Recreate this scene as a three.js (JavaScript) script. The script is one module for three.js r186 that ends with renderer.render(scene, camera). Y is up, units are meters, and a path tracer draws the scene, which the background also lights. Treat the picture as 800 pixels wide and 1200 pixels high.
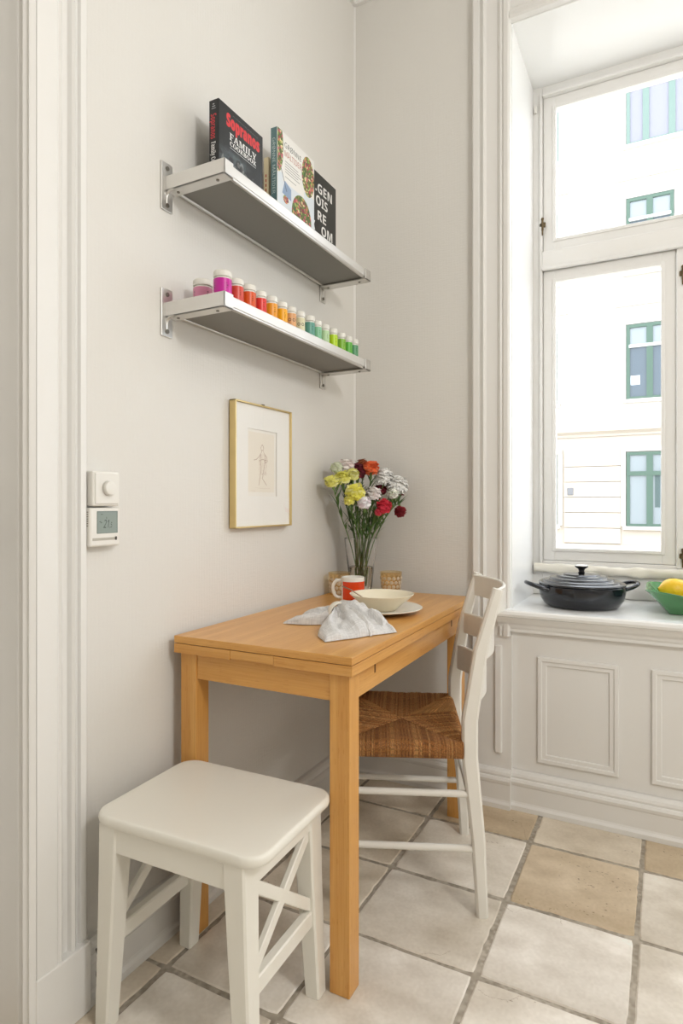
import * as THREE from 'three';
import { RoundedBoxGeometry } from 'three/addons/geometries/RoundedBoxGeometry.js';
import { mergeGeometries } from 'three/addons/utils/BufferGeometryUtils.js';
import { RectAreaLightUniformsLib } from 'three/addons/lights/RectAreaLightUniformsLib.js';

// ------------------------------------------------------------------ camera, sky, fill light, exposure
// World: left wall is x = 0, back (window) wall is z = 0, floor y = 0, metres.
const scene = new THREE.Scene();
const camera = new THREE.PerspectiveCamera(2 * Math.atan(600 / 722) * 180 / Math.PI, 800 / 1200, 0.05, 200);
const YAW = Math.atan(380 / 722);
camera.position.set(1.14, 1.10, 2.28);
camera.rotation.set(0, YAW, 0);
camera.setViewOffset(800, 1200, 0, 10, 800, 1200);   // slight lens shift, verticals stay vertical
scene.add(camera);

const renderer = new THREE.WebGLRenderer({ antialias: true });
renderer.toneMapping = THREE.LinearToneMapping;
renderer.toneMappingExposure = 1.04;
renderer.shadowMap.enabled = true;
RectAreaLightUniformsLib.init();

scene.background = new THREE.Color().setRGB(0.90, 0.96, 1.04);   // even overcast sky
scene.backgroundIntensity = 4.7;

// added fill light, unseen, right of the camera (its globe is built further down)
const FILL = { x: 2.4, y: 2.3, z: 1.85, r: 0.2 };
const fillLight = new THREE.PointLight(new THREE.Color().setRGB(1.0, 0.995, 0.985), 5.1, 0, 2);
fillLight.position.set(FILL.x, FILL.y, FILL.z);
fillLight.shadow.radius = 10;            // a globe of 20 cm
fillLight.castShadow = true;
fillLight.name = 'added_fill_light';
scene.add(fillLight);

// ------------------------------------------------------------------ helpers
function rng(seed) { let a = seed >>> 0; return () => { a = (a + 0x6D2B79F5) >>> 0; let t = a; t = Math.imul(t ^ (t >>> 15), t | 1); t ^= t + Math.imul(t ^ (t >>> 7), t | 61); return ((t ^ (t >>> 14)) >>> 0) / 4294967296; }; }
const V = (x, y, z) => new THREE.Vector3(x, y, z);
const used = {};
function numbered(n) { const k = used[n] = (used[n] ?? -1) + 1; return k ? n + '_' + String(k).padStart(3, '0') : n; }
function mesh(name, geo, mat, parent) {
  if (Array.isArray(geo)) geo = merge(geo);
  const m = new THREE.Mesh(geo, mat); m.castShadow = m.receiveShadow = true;
  m.name = parent ? name : numbered(name); (parent ?? scene).add(m); return m;
}
function merge(list) {
  const out = list.map((g) => { g = g.index ? g.toNonIndexed() : g; for (const k of Object.keys(g.attributes)) if (!['position', 'normal', 'uv'].includes(k)) g.deleteAttribute(k);
    if (!g.attributes.uv) g.setAttribute('uv', new THREE.BufferAttribute(new Float32Array(g.attributes.position.count * 2), 2));
    if (!g.attributes.normal) g.computeVertexNormals(); return g; });
  return mergeGeometries(out, false);
}
function group(name, pos = [0, 0, 0], turn = 0, parent) {
  const g = new THREE.Group(); g.name = parent ? name : numbered(name); g.position.set(...pos); g.rotation.y = turn; (parent ?? scene).add(g); return g;
}
function tag(o, label, category, grp) { o.userData.label = label; o.userData.category = category; if (grp) o.userData.group = grp; return o; }
function structure(o, label) { o.userData.kind = 'structure'; if (label) o.userData.label = label; return o; }
// uv in metres from the dominant normal; grain = axis along which u runs
function uvM(geo, grain = 'auto', off = [0, 0]) {
  const g = geo.index ? geo.toNonIndexed() : geo, p = g.attributes.position, n = g.attributes.normal, uv = new Float32Array(p.count * 2);
  for (let i = 0; i < p.count; i++) {
    const a = [Math.abs(n.getX(i)), Math.abs(n.getY(i)), Math.abs(n.getZ(i))], c = [p.getX(i), p.getY(i), p.getZ(i)];
    const d = a[0] >= a[1] && a[0] >= a[2] ? 0 : a[1] >= a[2] ? 1 : 2; let [u, v] = [[2, 1], [0, 2], [0, 1]][d];
    const ga = { x: 0, y: 1, z: 2 }[grain]; if (ga !== undefined && v === ga) [u, v] = [v, u];
    uv[2 * i] = c[u] + off[0]; uv[2 * i + 1] = c[v] + off[1];
  }
  g.setAttribute('uv', new THREE.BufferAttribute(uv, 2)); return g;
}
const box = (x0, x1, y0, y1, z0, z1) => new THREE.BoxGeometry(x1 - x0, y1 - y0, z1 - z0).translate((x0 + x1) / 2, (y0 + y1) / 2, (z0 + z1) / 2);
function rbox(x0, x1, y0, y1, z0, z1, r = 0.002, seg = 2) {
  const w = x1 - x0, h = y1 - y0, d = z1 - z0; r = Math.min(r, w / 2.01, h / 2.01, d / 2.01);
  return new RoundedBoxGeometry(w, h, d, seg, r).translate((x0 + x1) / 2, (y0 + y1) / 2, (z0 + z1) / 2);
}
const shapeOf = (pts) => { const s = new THREE.Shape(); pts.forEach(([x, y], i) => i ? s.lineTo(x, y) : s.moveTo(x, y)); s.closePath(); return s; };
// profile points (a, b) swept in a straight line: a along A, b along B, starting at O, length L along A x B
function mould(pts, O, A, B, L) {
  const g = new THREE.ExtrudeGeometry(shapeOf(pts), { depth: L, bevelEnabled: false });
  const C = A.clone().cross(B); const m = new THREE.Matrix4().makeBasis(A, B, C).setPosition(O); return g.applyMatrix4(m);
}
// rectangular bar with chamfered edges swept along points; side = cross direction of width w
function bar(pts, w, d, side, c = 0.004) {
  const rings = [], N = pts.length, P = pts.map((p) => p.isVector3 ? p : V(...p)), S = V(...side).normalize();
  const W = Array.isArray(w) ? w : P.map(() => w), D = Array.isArray(d) ? d : P.map(() => d);
  for (let i = 0; i < N; i++) {
    const t = P[Math.min(i + 1, N - 1)].clone().sub(P[Math.max(i - 1, 0)]).normalize();
    const s = S.clone().addScaledVector(t, -S.dot(t)).normalize(), f = t.clone().cross(s), a = W[i] / 2, b = D[i] / 2;
    rings.push([[a - c, -b], [a, -b + c], [a, b - c], [a - c, b], [-a + c, b], [-a, b - c], [-a, -b + c], [-a + c, -b]].map(([x, y]) => P[i].clone().addScaledVector(s, x).addScaledVector(f, y)));
  }
  const pos = []; const tri = (a, b, cc) => pos.push(...a.toArray(), ...b.toArray(), ...cc.toArray());
  for (let i = 0; i < N - 1; i++) for (let k = 0; k < 8; k++) { const k2 = (k + 1) % 8, [a, b, e, f] = [rings[i][k], rings[i][k2], rings[i + 1][k2], rings[i + 1][k]]; tri(a, b, e); tri(a, e, f); }
  for (let k = 1; k < 7; k++) { tri(rings[0][0], rings[0][k + 1], rings[0][k]); tri(rings[N - 1][0], rings[N - 1][k], rings[N - 1][k + 1]); }
  const g = new THREE.BufferGeometry(); g.setAttribute('position', new THREE.Float32BufferAttribute(pos, 3)); g.computeVertexNormals(); return uvM(g);
}
const curve = (pts) => new THREE.CatmullRomCurve3(pts.map((p) => p.isVector3 ? p : V(...p)));
const tube = (pts, r, seg = 16, rad = 8) => new THREE.TubeGeometry(curve(pts), seg, r, rad, false);
const rod = (a, b, r, rad = 10) => { const A = V(...a), B = V(...b), d = B.clone().sub(A); const g = new THREE.CylinderGeometry(r, r, d.length(), rad); g.applyQuaternion(new THREE.Quaternion().setFromUnitVectors(V(0, 1, 0), d.normalize())); return g.translate(...A.add(B).multiplyScalar(0.5).toArray()); };
const lathe = (pts, seg = 40) => new THREE.LatheGeometry(pts.map(([x, y]) => new THREE.Vector2(x, y)), seg);
function grid(nu, nv, f) { // f(s,t)->Vector3, indexed smooth sheet
  const pos = [], uv = [], idx = [];
  for (let j = 0; j <= nv; j++) for (let i = 0; i <= nu; i++) { const p = f(i / nu, j / nv); pos.push(p.x, p.y, p.z); uv.push(i / nu, j / nv); }
  for (let j = 0; j < nv; j++) for (let i = 0; i < nu; i++) { const a = j * (nu + 1) + i, b = a + 1, c = a + nu + 1, d = c + 1; idx.push(a, b, d, a, d, c); }
  const g = new THREE.BufferGeometry(); g.setAttribute('position', new THREE.Float32BufferAttribute(pos, 3)); g.setAttribute('uv', new THREE.Float32BufferAttribute(uv, 2)); g.setIndex(idx); g.computeVertexNormals(); return g;
}
// value noise that tiles with period (px, py)
function noise2(seed) {
  const T = new Float32Array(4096), r = rng(seed); for (let i = 0; i < 4096; i++) T[i] = r();
  const h = (x, y, px, py) => T[((((x % px) + px) % px) * 131 + (((y % py) + py) % py) * 617 + seed * 7) & 4095], s = (t) => t * t * (3 - 2 * t);
  return (x, y, px, py) => { const i = Math.floor(x), j = Math.floor(y), u = s(x - i), v = s(y - j); return (h(i, j, px, py) * (1 - u) + h(i + 1, j, px, py) * u) * (1 - v) + (h(i, j + 1, px, py) * (1 - u) + h(i + 1, j + 1, px, py) * u) * v; };
}
function dataTex(w, h, f, srgb, sx = 1, sy = 1) { // f(u,v)->[r,g,b] 0..255; sx, sy = metres covered
  const d = new Uint8Array(w * h * 4); for (let j = 0; j < h; j++) for (let i = 0; i < w; i++) { const c = f(i / w, j / h), k = (j * w + i) * 4; d[k] = c[0]; d[k + 1] = c[1]; d[k + 2] = c[2]; d[k + 3] = 255; }
  const t = new THREE.DataTexture(d, w, h); t.wrapS = t.wrapT = THREE.RepeatWrapping; t.magFilter = THREE.LinearFilter; t.minFilter = THREE.LinearMipmapLinearFilter; t.generateMipmaps = true;
  if (srgb) t.colorSpace = THREE.SRGBColorSpace; t.repeat.set(1 / sx, 1 / sy); t.needsUpdate = true; return t;
}
function canvasTex(w, h, draw) { const c = document.createElement('canvas'); c.width = w; c.height = h; draw(c.getContext('2d'), w, h); const t = new THREE.CanvasTexture(c); t.colorSpace = THREE.SRGBColorSpace; return t; }
const std = (color, roughness = 0.5, extra = {}) => new THREE.MeshStandardMaterial({ color, roughness, ...extra });
const clamp = (x) => x < 0 ? 0 : x > 255 ? 255 : x;

// ------------------------------------------------------------------ materials
const nA = noise2(3), nB = noise2(11), nC = noise2(29);
const wallBump = dataTex(1024, 1024, (u, v) => { // painted woven glass-fibre wallpaper
  const weave = Math.sin(u * 1024 / 8 * Math.PI) * 0.25 + (nA(u * 256, v * 40, 256, 40) - 0.5) * 0.8 + (nB(u * 40, v * 256, 40, 256) - 0.5) * 0.9 + (nC(u * 18, v * 18, 18, 18) - 0.5) * 0.9;
  const g = clamp(128 + weave * 60); return [g, g, g]; }, false, 0.7, 0.7);
const M = {};
M.wall = new THREE.MeshStandardMaterial({ color: '#e4e1db', roughness: 0.62, bumpMap: wallBump, bumpScale: 0.0011 });
M.ceiling = std('#f1efea', 0.85);
M.trim = std('#edebe7', 0.36);
M.trimGloss = std('#f8f8f6', 0.2);
M.white = std('#efebe0', 0.38);
M.chairWhite = std('#ece8df', 0.4);
M.plastic = std('#eeebe4', 0.42);
const woodTex = (seed, a, b) => { const n1 = noise2(seed), n2 = noise2(seed + 1), n3 = noise2(seed + 2);
  return dataTex(1024, 512, (u, v) => { const warp = n3(u * 5, v * 8, 5, 8) * 0.5; const bands = n1(u * 3, (v + warp * 0.05) * 26, 3, 26), fine = n2(u * 14, v * 256, 14, 256), pore = n1(u * 40, v * 250, 40, 250) > 0.86 ? 0.25 : 0;
    let k = 0.18 + bands * 0.45 + fine * 0.32 + pore - 0.1; k = Math.max(0, Math.min(1, k)); return a.map((x, i) => x * (1 - k) + b[i] * k); }, true, 1.1, 0.42); };
M.oak = new THREE.MeshStandardMaterial({ map: woodTex(41, [233, 180, 106], [199, 136, 62]), roughness: 0.28 });
M.oakDark = std('#5a3312', 0.7);
M.steel = new THREE.MeshStandardMaterial({ color: '#d6d4d0', metalness: 0.9, roughness: 0.34 });
M.shelfSkin = new THREE.MeshStandardMaterial({ color: '#e2e0dc', metalness: 0.55, roughness: 0.38 });
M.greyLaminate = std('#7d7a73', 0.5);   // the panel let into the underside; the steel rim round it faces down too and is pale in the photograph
M.screw = new THREE.MeshStandardMaterial({ color: '#8b877f', metalness: 0.9, roughness: 0.35 });
M.gold = new THREE.MeshStandardMaterial({ color: '#dcc58e', metalness: 0.85, roughness: 0.32 });
M.brass = new THREE.MeshStandardMaterial({ color: '#6b5c43', metalness: 0.7, roughness: 0.5 });
M.glass = new THREE.MeshPhysicalMaterial({ color: '#ffffff', roughness: 0.0, transmission: 1, thickness: 0, ior: 1.5 });
M.pageWhite = std('#f3efe4', 0.8);

// ------------------------------------------------------------------ room shell
const RX = 3.6, W2 = 1.5, RZ = 4.7, RY = 3.27, WX0 = 0.642, WX1 = 1.752, WY0 = 0.70, WY1 = 2.85;
{
  // back wall with the window opening, 0.46 m thick
  const s = shapeOf([[-0.3, -0.2], [RX + 0.3, -0.2], [RX + 0.3, RY + 0.2], [-0.3, RY + 0.2]]);
  const h = new THREE.Path(); h.moveTo(WX0, WY0); h.lineTo(WX0, WY1); h.lineTo(WX1, WY1); h.lineTo(WX1, WY0); h.closePath(); s.holes.push(h);
  const h2 = new THREE.Path(); h2.moveTo(WX0 + W2, WY0); h2.lineTo(WX0 + W2, WY1); h2.lineTo(WX1 + W2, WY1); h2.lineTo(WX1 + W2, WY0); h2.closePath(); s.holes.push(h2);   // opening for an added, unseen window that brings in more light
  const g = new THREE.ExtrudeGeometry(s, { depth: 0.46, bevelEnabled: false }).translate(0, 0, -0.46);
  structure(mesh('wall_back', uvM(g), M.wall), 'pale greige painted back wall around the window');
  // left wall with a door opening that starts at z = 1.478
  const s2 = shapeOf([[0, -0.2], [1.478, -0.2], [1.478, 2.45], [2.42, 2.45], [2.42, -0.2], [RZ + 0.2, -0.2], [RZ + 0.2, RY + 0.2], [0, RY + 0.2]]);
  const g2 = new THREE.ExtrudeGeometry(s2, { depth: 0.3, bevelEnabled: false }); g2.rotateY(-Math.PI / 2); // x->z , depth -> -x
  structure(mesh('wall_left', uvM(g2), M.wall), 'pale greige left wall with fine woven texture');
  structure(mesh('wall_right', uvM(box(RX, RX + 0.2, -0.2, RY + 0.2, 0, RZ + 0.2)), M.wall), 'pale greige right wall');
  structure(mesh('wall_front', uvM(box(-0.3, RX + 0.3, -0.2, RY + 0.2, RZ, RZ + 0.2)), M.wall), 'pale greige wall opposite the window');
  structure(mesh('ceiling', box(-0.3, RX + 0.3, RY, RY + 0.2, -0.0, RZ + 0.2), M.ceiling), 'white ceiling');
  // cornice along left and back wall
  const cp = [[0, 0], [0, -0.12], [0.014, -0.12], [0.018, -0.105], [0.035, -0.08], [0.07, -0.045], [0.095, -0.03], [0.10, -0.015], [0.115, -0.012], [0.115, 0]];
  structure(mesh('trim_1', mould(cp, V(0, RY, 0), V(1, 0, 0), V(0, 1, 0), RZ), M.trim), 'white plaster cornice along the left wall');
  structure(mesh('trim_2', mould(cp, V(RX, RY, 0), V(0, 0, 1), V(0, 1, 0), RX), M.trim), 'white plaster cornice along the window wall');
  // painted bead in the room corner
  structure(mesh('trim_3', mould([[0, 0], [0.006, 0], [0.004, 0.004], [0, 0.006]], V(0, 0.13, 0), V(0, 0, 1), V(1, 0, 0), 3.03), M.trim), 'thin painted bead in the room corner');
}
{ // skirting
  const bp = [[0, 0], [0.032, 0], [0.032, 0.016], [0.026, 0.024], [0.024, 0.03], [0.024, 0.085], [0.027, 0.09], [0.029, 0.1], [0.025, 0.108], [0.02, 0.111], [0.021, 0.118], [0.018, 0.127], [0.01, 0.134], [0, 0.136]];
  structure(mesh('baseboard_left', mould(bp, V(0, 0, 0), V(1, 0, 0), V(0, 1, 0), 1.346), M.trim), 'white moulded skirting along the left wall');
  const L = group('baseboard_back'); structure(L, 'white moulded skirting along the window wall');
  mesh('skirting_run', mould(bp, V(0.5, 0, 0), V(0, 0, 1), V(0, 1, 0), 0.5).translate(0, 0, 0), M.trim, L);
  mesh('skirting_run', mould(bp, V(1.752, 0, 0.004), V(0, 0, 1), V(0, 1, 0), 1.11), M.trim, L);
  mesh('plinth_block', mould(bp, V(0.646, 0, 0.018), V(0, 0, 1), V(0, 1, 0), 0.146), M.trim, L);
  mesh('plinth_core', box(0.5, 0.646, 0, 0.136, 0, 0.02), M.trim, L);
}
// mould() runs along A x B; for the left wall (x, y) that is +z, for the back wall (z, y) it is -x.

// ------------------------------------------------------------------ tiled floor
{
  const fl = group('floor'); structure(fl, 'beige stone tile floor with grey grout');
  const gN = noise2(71);
  const groutTex = dataTex(256, 256, (u, v) => { const k = gN(u * 60, v * 60, 60, 60) * 40 + gN(u * 9, v * 9, 9, 9) * 26; return [140 + k, 130 + k, 115 + k]; }, true, 0.5, 0.5);
  mesh('grout_bed', uvM(box(-0.3, RX, -0.03, -0.003, -0.05, RZ)), new THREE.MeshStandardMaterial({ map: groutTex, roughness: 0.95 }), fl);
  const a1 = noise2(81), a2 = noise2(83), a3 = noise2(87);
  const stone = (tint, pits, seed) => { const r = rng(seed), P = []; for (let i = 0; i < pits; i++) { // clusters of pits and small cracks
      const cx = r(), cy = r(), n = 3 + r() * 9; for (let k = 0; k < n; k++) P.push([cx + (r() - 0.5) * 0.16 * r(), cy + (r() - 0.5) * 0.06 * r(), 0.0007 + r() * r() * 0.0035, 0.0007 + r() * r() * 0.0014]); }
    const W = 768, base = new Float32Array(W * W);
    for (const [x, y, rx, ry] of P) for (let j = -5; j <= 5; j++) for (let i = -5; i <= 5; i++) { const px = Math.round(x * W) + i, py = Math.round(y * W) + j, q = (i / W / rx) ** 2 + (j / W / ry) ** 2; if (q < 1.6) { const k = (((py % W) + W) % W) * W + ((px % W) + W) % W; base[k] = Math.max(base[k], Math.min(1, 1.6 - q)); } }
    for (let q = 0; q < 7; q++) { let x = r() * W, y = r() * W, a = r() * 6.28; const L = 60 + r() * 110; for (let k = 0; k < L; k++) { a += (r() - 0.5) * 0.5; x += Math.cos(a); y += Math.sin(a); const i = (((Math.round(y) % W) + W) % W) * W + ((Math.round(x) % W) + W) % W; if (r() < 0.8) base[i] = Math.max(base[i], 0.25 + 0.35 * r()); } }   // hairline cracks
    return dataTex(W, W, (u, v) => { const c = a1(u * 5, v * 7, 5, 7) - 0.5, m = a2(u * 17, v * 23, 17, 23) - 0.5, f = a3(u * 190, v * 190, 190, 190) - 0.5, vein = (a2(u * 31, v * 60, 31, 60) - 0.5) * 10;
      const p = base[Math.floor(v * W) * W + Math.floor(u * W)] * 0.62; const e = c * 42 + m * 20 + f * 9 + vein;
      return [clamp((tint[0] + e) * (1 - p) + 110 * p), clamp((tint[1] + e * 1.08) * (1 - p) + 84 * p), clamp((tint[2] + e * 1.2) * (1 - p) + 58 * p)]; }, true, 1.15, 1.15); };
  const mats = [stone([231, 222, 208], 10, 5), stone([226, 213, 193], 34, 6), stone([234, 226, 214], 6, 7), stone([218, 199, 171], 46, 8)].map((map) => new THREE.MeshStandardMaterial({ map, roughness: 0.34 }));
  const xs = [-0.24, 0.09, 0.405, 0.748, 1.074, 1.405, 1.735, 2.065, 2.395, 2.725, 3.055, 3.385], zs = [-0.11, 0.222, 0.556, 0.864, 1.178, 1.508, 1.838, 2.168, 2.498, 2.828, 3.158, 3.488, 3.818, 4.148, 4.478, 4.808];
  const r = rng(99), g = 0.0055, seen = { '2,0': 3, '3,0': 1, '4,0': 3, '3,1': 3, '2,1': 0, '4,1': 0, '2,2': 0, '3,2': 2, '4,2': 0, '2,3': 2, '3,3': 0, '4,3': 2, '1,1': 1, '1,2': 1, '1,3': 0, '1,4': 0, '2,4': 2, '0,3': 1, '0,4': 1, '3,4': 0 };   // stone tone of the tiles in view
  for (let i = 0; i < xs.length - 1; i++) for (let j = 0; j < zs.length - 1; j++) {
    const x0 = xs[i] + g, x1 = Math.min(xs[i + 1] - g, RX - 0.001), z0 = Math.max(zs[j] + g, 0.004), z1 = Math.min(zs[j + 1] - g, RZ - 0.001), near = zs[j] < 2.2 && xs[i] < 2.1, n = near ? 14 : 2, pts = [];
    const jx = (r() - 0.5) * 0.004, jz = (r() - 0.5) * 0.004, chip = () => near ? (r() < 0.16 ? 0.0045 * r() : 0.0014 * r()) : 0;
    const edge = (ax, az, bx, bz, ox, oz) => { for (let k = 0; k < n; k++) { const t = k / n, c = (k ? 0 : 0.003) + chip(); pts.push([ax + (bx - ax) * t + ox * c + jx + (k ? 0 : (bx - ax) * 0.006), az + (bz - az) * t + oz * c + jz + (k ? 0 : (bz - az) * 0.006)]); } };
    edge(x0, z0, x1, z0, 0, 1); edge(x1, z0, x1, z1, -1, 0); edge(x1, z1, x0, z1, 0, -1); edge(x0, z1, x0, z0, 1, 0);
    const cx = (x0 + x1) / 2, cz = (z0 + z1) / 2, P = pts.map(([x, z]) => V(x, 0, z)), Q = pts.map(([x, z]) => V(cx + (x - cx) * (1 - 0.0035 / 0.16), 0, cz + (z - cz) * (1 - 0.0035 / 0.16)));
    const pos = [], ou = r() * 3, ov = r() * 3, uv = []; const put = (p, y) => { pos.push(p.x, y, p.z); uv.push(p.x + ou, p.z + ov); };
    const yT = -0.0004 * r(), yE = yT - 0.0022;
    for (let k = 0; k < P.length; k++) { const k2 = (k + 1) % P.length; put(V(cx, 0, cz), yT); put(Q[k2], yT); put(Q[k], yT); put(Q[k], yT); put(Q[k2], yT); put(P[k2], yE); put(Q[k], yT); put(P[k2], yE); put(P[k], yE); put(P[k], yE); put(P[k2], yE); put(P[k2], -0.012); put(P[k], yE); put(P[k2], -0.012); put(P[k], -0.012); }
    const geo = new THREE.BufferGeometry(); geo.setAttribute('position', new THREE.Float32BufferAttribute(pos, 3)); geo.setAttribute('uv', new THREE.Float32BufferAttribute(uv, 2)); geo.computeVertexNormals();
    const k = r(); mesh('tile', geo, mats[seen[i + ',' + j] ?? (k < 0.4 ? 0 : k < 0.62 ? 1 : k < 0.84 ? 2 : 3)], fl);
  }
}

// ------------------------------------------------------------------ door opening on the left wall
{
  const d = group('door_1'); structure(d, 'white moulded door casing with plinth and deep jamb');
  const prof = [[1.346, 0], [1.346, 0.018], [1.352, 0.024], [1.366, 0.024], [1.368, 0.016], [1.376, 0.015], [1.379, 0.025], [1.386, 0.031], [1.391, 0.026], [1.394, 0.016], [1.411, 0.015], [1.414, 0.027], [1.421, 0.034], [1.426, 0.03], [1.432, 0.034], [1.478, 0.034], [1.478, 0]];
  // profile plane (z, x): A = z, B = x, A x B = y
  mesh('casing', mould(prof, V(0, 0.15, 0), V(0, 0, 1), V(1, 0, 0), 2.42), M.trim, d);
  mesh('plinth', rbox(0, 0.037, 0, 0.151, 1.348, 1.480, 0.004), M.trim, d);
  mesh('head_casing', rbox(0, 0.034, 2.45, 2.58, 1.346, 2.55, 0.005), M.trim, d);
  mesh('casing', mould(prof.map(([z, x]) => [3.898 - z, x]).reverse(), V(0, 0, 0), V(0, 0, 1), V(1, 0, 0), 2.57), M.trim, d);
  mesh('jamb', box(-0.3, 0.03, 0, 2.45, 1.4785, 1.484), M.trim, d);
  mesh('jamb', box(-0.3, 0.03, 0, 2.45, 2.414, 2.4195), M.trim, d);
  mesh('jamb_head', box(-0.3, 0.03, 2.444, 2.4495, 1.484, 2.414), M.trim, d);
  // stepped stop moulding on the far jamb
  mesh('stop_moulding', mould([[1.483, -0.016], [1.490, -0.014], [1.491, -0.005], [1.486, -0.002], [1.488, 0.006], [1.493, 0.012], [1.487, 0.019], [1.490, 0.027], [1.479, 0.0335]], V(0, 0.02, 0), V(0, 0, 1), V(1, 0, 0), 2.42), M.trim, d);
  mesh('door_leaf', rbox(-0.17, -0.13, 0.008, 2.44, 1.487, 2.411, 0.003), M.trim, d);
  for (const [y0, y1] of [[0.25, 1.0], [1.15, 2.2]]) mesh('door_panel', rbox(-0.132, -0.122, y0, y1, 1.62, 2.27, 0.004), M.trim, d);
  mesh('door_handle', [rod([-0.13, 1.05, 1.55], [-0.09, 1.05, 1.55], 0.009), rod([-0.092, 1.05, 1.545], [-0.092, 1.05, 1.66], 0.009)], M.brass, d);
}

// ------------------------------------------------------------------ window
{
  const w = group('window_1'); structure(w, 'tall white framed window with transom light above two casements');
  // casing on the room side: profile (x, z), swept along y: A = x, B = z gives -y, so A = z, B = x gives +y
  const cp = [[0, 0], [0.024, 0.0], [0.03, 0.006], [0.03, 0.024], [0.022, 0.028], [0.022, 0.033], [0.03, 0.038], [0.033, 0.044], [0.028, 0.049], [0.02, 0.053], [0.02, 0.094], [0.028, 0.1], [0.031, 0.106], [0.027, 0.112], [0.034, 0.118], [0.036, 0.133], [0.03, 0.14], [0, 0.14]];
  mesh('casing', mould(cp, V(0.502, 0.62, 0), V(0, 0, 1), V(1, 0, 0), 2.37), M.trim, w);
  mesh('casing', mould(cp.map(([a, b]) => [a, -b]).reverse(), V(1.892, 0.62, 0), V(0, 0, 1), V(1, 0, 0), 2.37), M.trim, w);
  mesh('head_casing', mould(cp.map(([a, b]) => [a, -b]), V(1.752, 2.99, 0), V(0, 0, 1), V(0, 1, 0), 1.11), M.trim, w);
  // reveal lining
  mesh('reveal', [box(0.632, 0.644, 0.70, 2.85, -0.44, 0.005), box(1.75, 1.762, 0.70, 2.85, -0.44, 0.005), box(0.642, 1.752, 2.846, 2.858, -0.44, 0.005)], M.trimGloss, w);
  // sill board and nosing
  mesh('sill_board', box(0.642, 1.752, 0.69, 0.719, -0.44, 0.028), M.trimGloss, w);
  const np = [[0.02, 0], [0.066, 0], [0.071, -0.005], [0.073, -0.014], [0.069, -0.023], [0.056, -0.028], [0.054, -0.036], [0.045, -0.048], [0.034, -0.056], [0.03, -0.066], [0.022, -0.074], [0.02, -0.084], [0.0, -0.088], [0.0, -0.02]];
  mesh('sill_nosing', mould(np, V(1.80, 0.721, 0), V(0, 0, 1), V(0, 1, 0), 1.2), M.trimGloss, w);
  // pedestal below the casing with a stopped fillet
  mesh('pedestal', [box(0.503, 0.645, 0.12, 0.6195, 0, 0.0195), rbox(0.585, 0.612, 0.19, 0.585, 0.015, 0.03, 0.006)], M.trim, w);
  // panel mouldings under the sill
  for (const [x0, x1] of [[0.734, 1.0], [1.098, 1.364], [1.462, 1.728]]) {
    const frame = (i, o, z0, z1) => { const s = shapeOf([[x0 + i, 0.176 + i], [x1 - i, 0.176 + i], [x1 - i, 0.553 - i], [x0 + i, 0.553 - i]]), h = new THREE.Path(); h.moveTo(x0 + o, 0.176 + o); h.lineTo(x0 + o, 0.553 - o); h.lineTo(x1 - o, 0.553 - o); h.lineTo(x1 - o, 0.176 + o); h.closePath(); s.holes.push(h);
      return new THREE.ExtrudeGeometry(s, { depth: z1 - z0, bevelEnabled: true, bevelThickness: 0.004, bevelSize: 0.003, bevelSegments: 2 }).translate(0, 0, z0); };
    const p = mesh('panel_moulding', [frame(0.003, 0.013, -0.002, 0.007), frame(0.014, 0.028, -0.002, 0.003)], M.trim, w);
  }
  mesh('apron', box(0.64, 1.752, 0.0, 0.69, -0.02, 0.002), M.trim, w);
  // frame
  const zf = -0.4, fr = (x0, x1, y0, y1, z0 = zf - 0.06, z1 = zf + 0.0) => rbox(x0, x1, y0, y1, z0, z1, 0.004);
  mesh('frame', [fr(0.642, 0.682, 0.72, 2.85), fr(1.712, 1.752, 0.72, 2.85), fr(0.681, 1.713, 2.80, 2.849, zf - 0.059, zf - 0.001), fr(0.681, 1.713, 2.076, 2.152, zf - 0.058, zf + 0.012), fr(0.681, 1.713, 0.7205, 0.862, zf - 0.059, zf - 0.001), fr(1.176, 1.218, 0.85, 2.09, zf - 0.057, zf + 0.006)], M.trim, w);
  mesh('frame_bead', [rbox(0.672, 0.6815, 0.84, 2.815, zf - 0.002, zf + 0.012, 0.003), rbox(0.683, 1.711, 2.80, 2.812, zf - 0.002, zf + 0.014, 0.003), rbox(0.6825, 1.7115, 2.07, 2.084, zf + 0.005, zf + 0.024, 0.004)], M.trim, w);
  const sash = (name, x0, x1, y0, y1, bw, z) => {
    const s = group(name, [0, 0, 0], 0, w);
    mesh('stile', rbox(x0, x0 + bw, y0, y1, z - 0.04, z, 0.004), M.trim, s); mesh('stile', rbox(x1 - bw, x1, y0, y1, z - 0.04, z, 0.004), M.trim, s);
    mesh('rail', rbox(x0 + bw - 0.003, x1 - bw + 0.003, y1 - bw, y1 - 0.0005, z - 0.039, z - 0.001, 0.003), M.trim, s); mesh('rail', rbox(x0 + bw - 0.003, x1 - bw + 0.003, y0 + 0.0005, y0 + bw, z - 0.039, z - 0.001, 0.003), M.trim, s);
    const b = 0.012; mesh('glazing_bead', [rbox(x0 + bw - b, x0 + bw + 0.002, y0 + bw - b, y1 - bw + b, z - 0.004, z + 0.005, 0.002), rbox(x1 - bw - 0.002, x1 - bw + b, y0 + bw - b, y1 - bw + b, z - 0.004, z + 0.005, 0.002), rbox(x0 + bw + 0.001, x1 - bw - 0.001, y1 - bw - 0.002, y1 - bw + b - 0.001, z - 0.0035, z + 0.0042, 0.002), rbox(x0 + bw + 0.001, x1 - bw - 0.001, y0 + bw - b + 0.001, y0 + bw + 0.002, z - 0.0035, z + 0.0042, 0.002)], M.trim, s);
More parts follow.
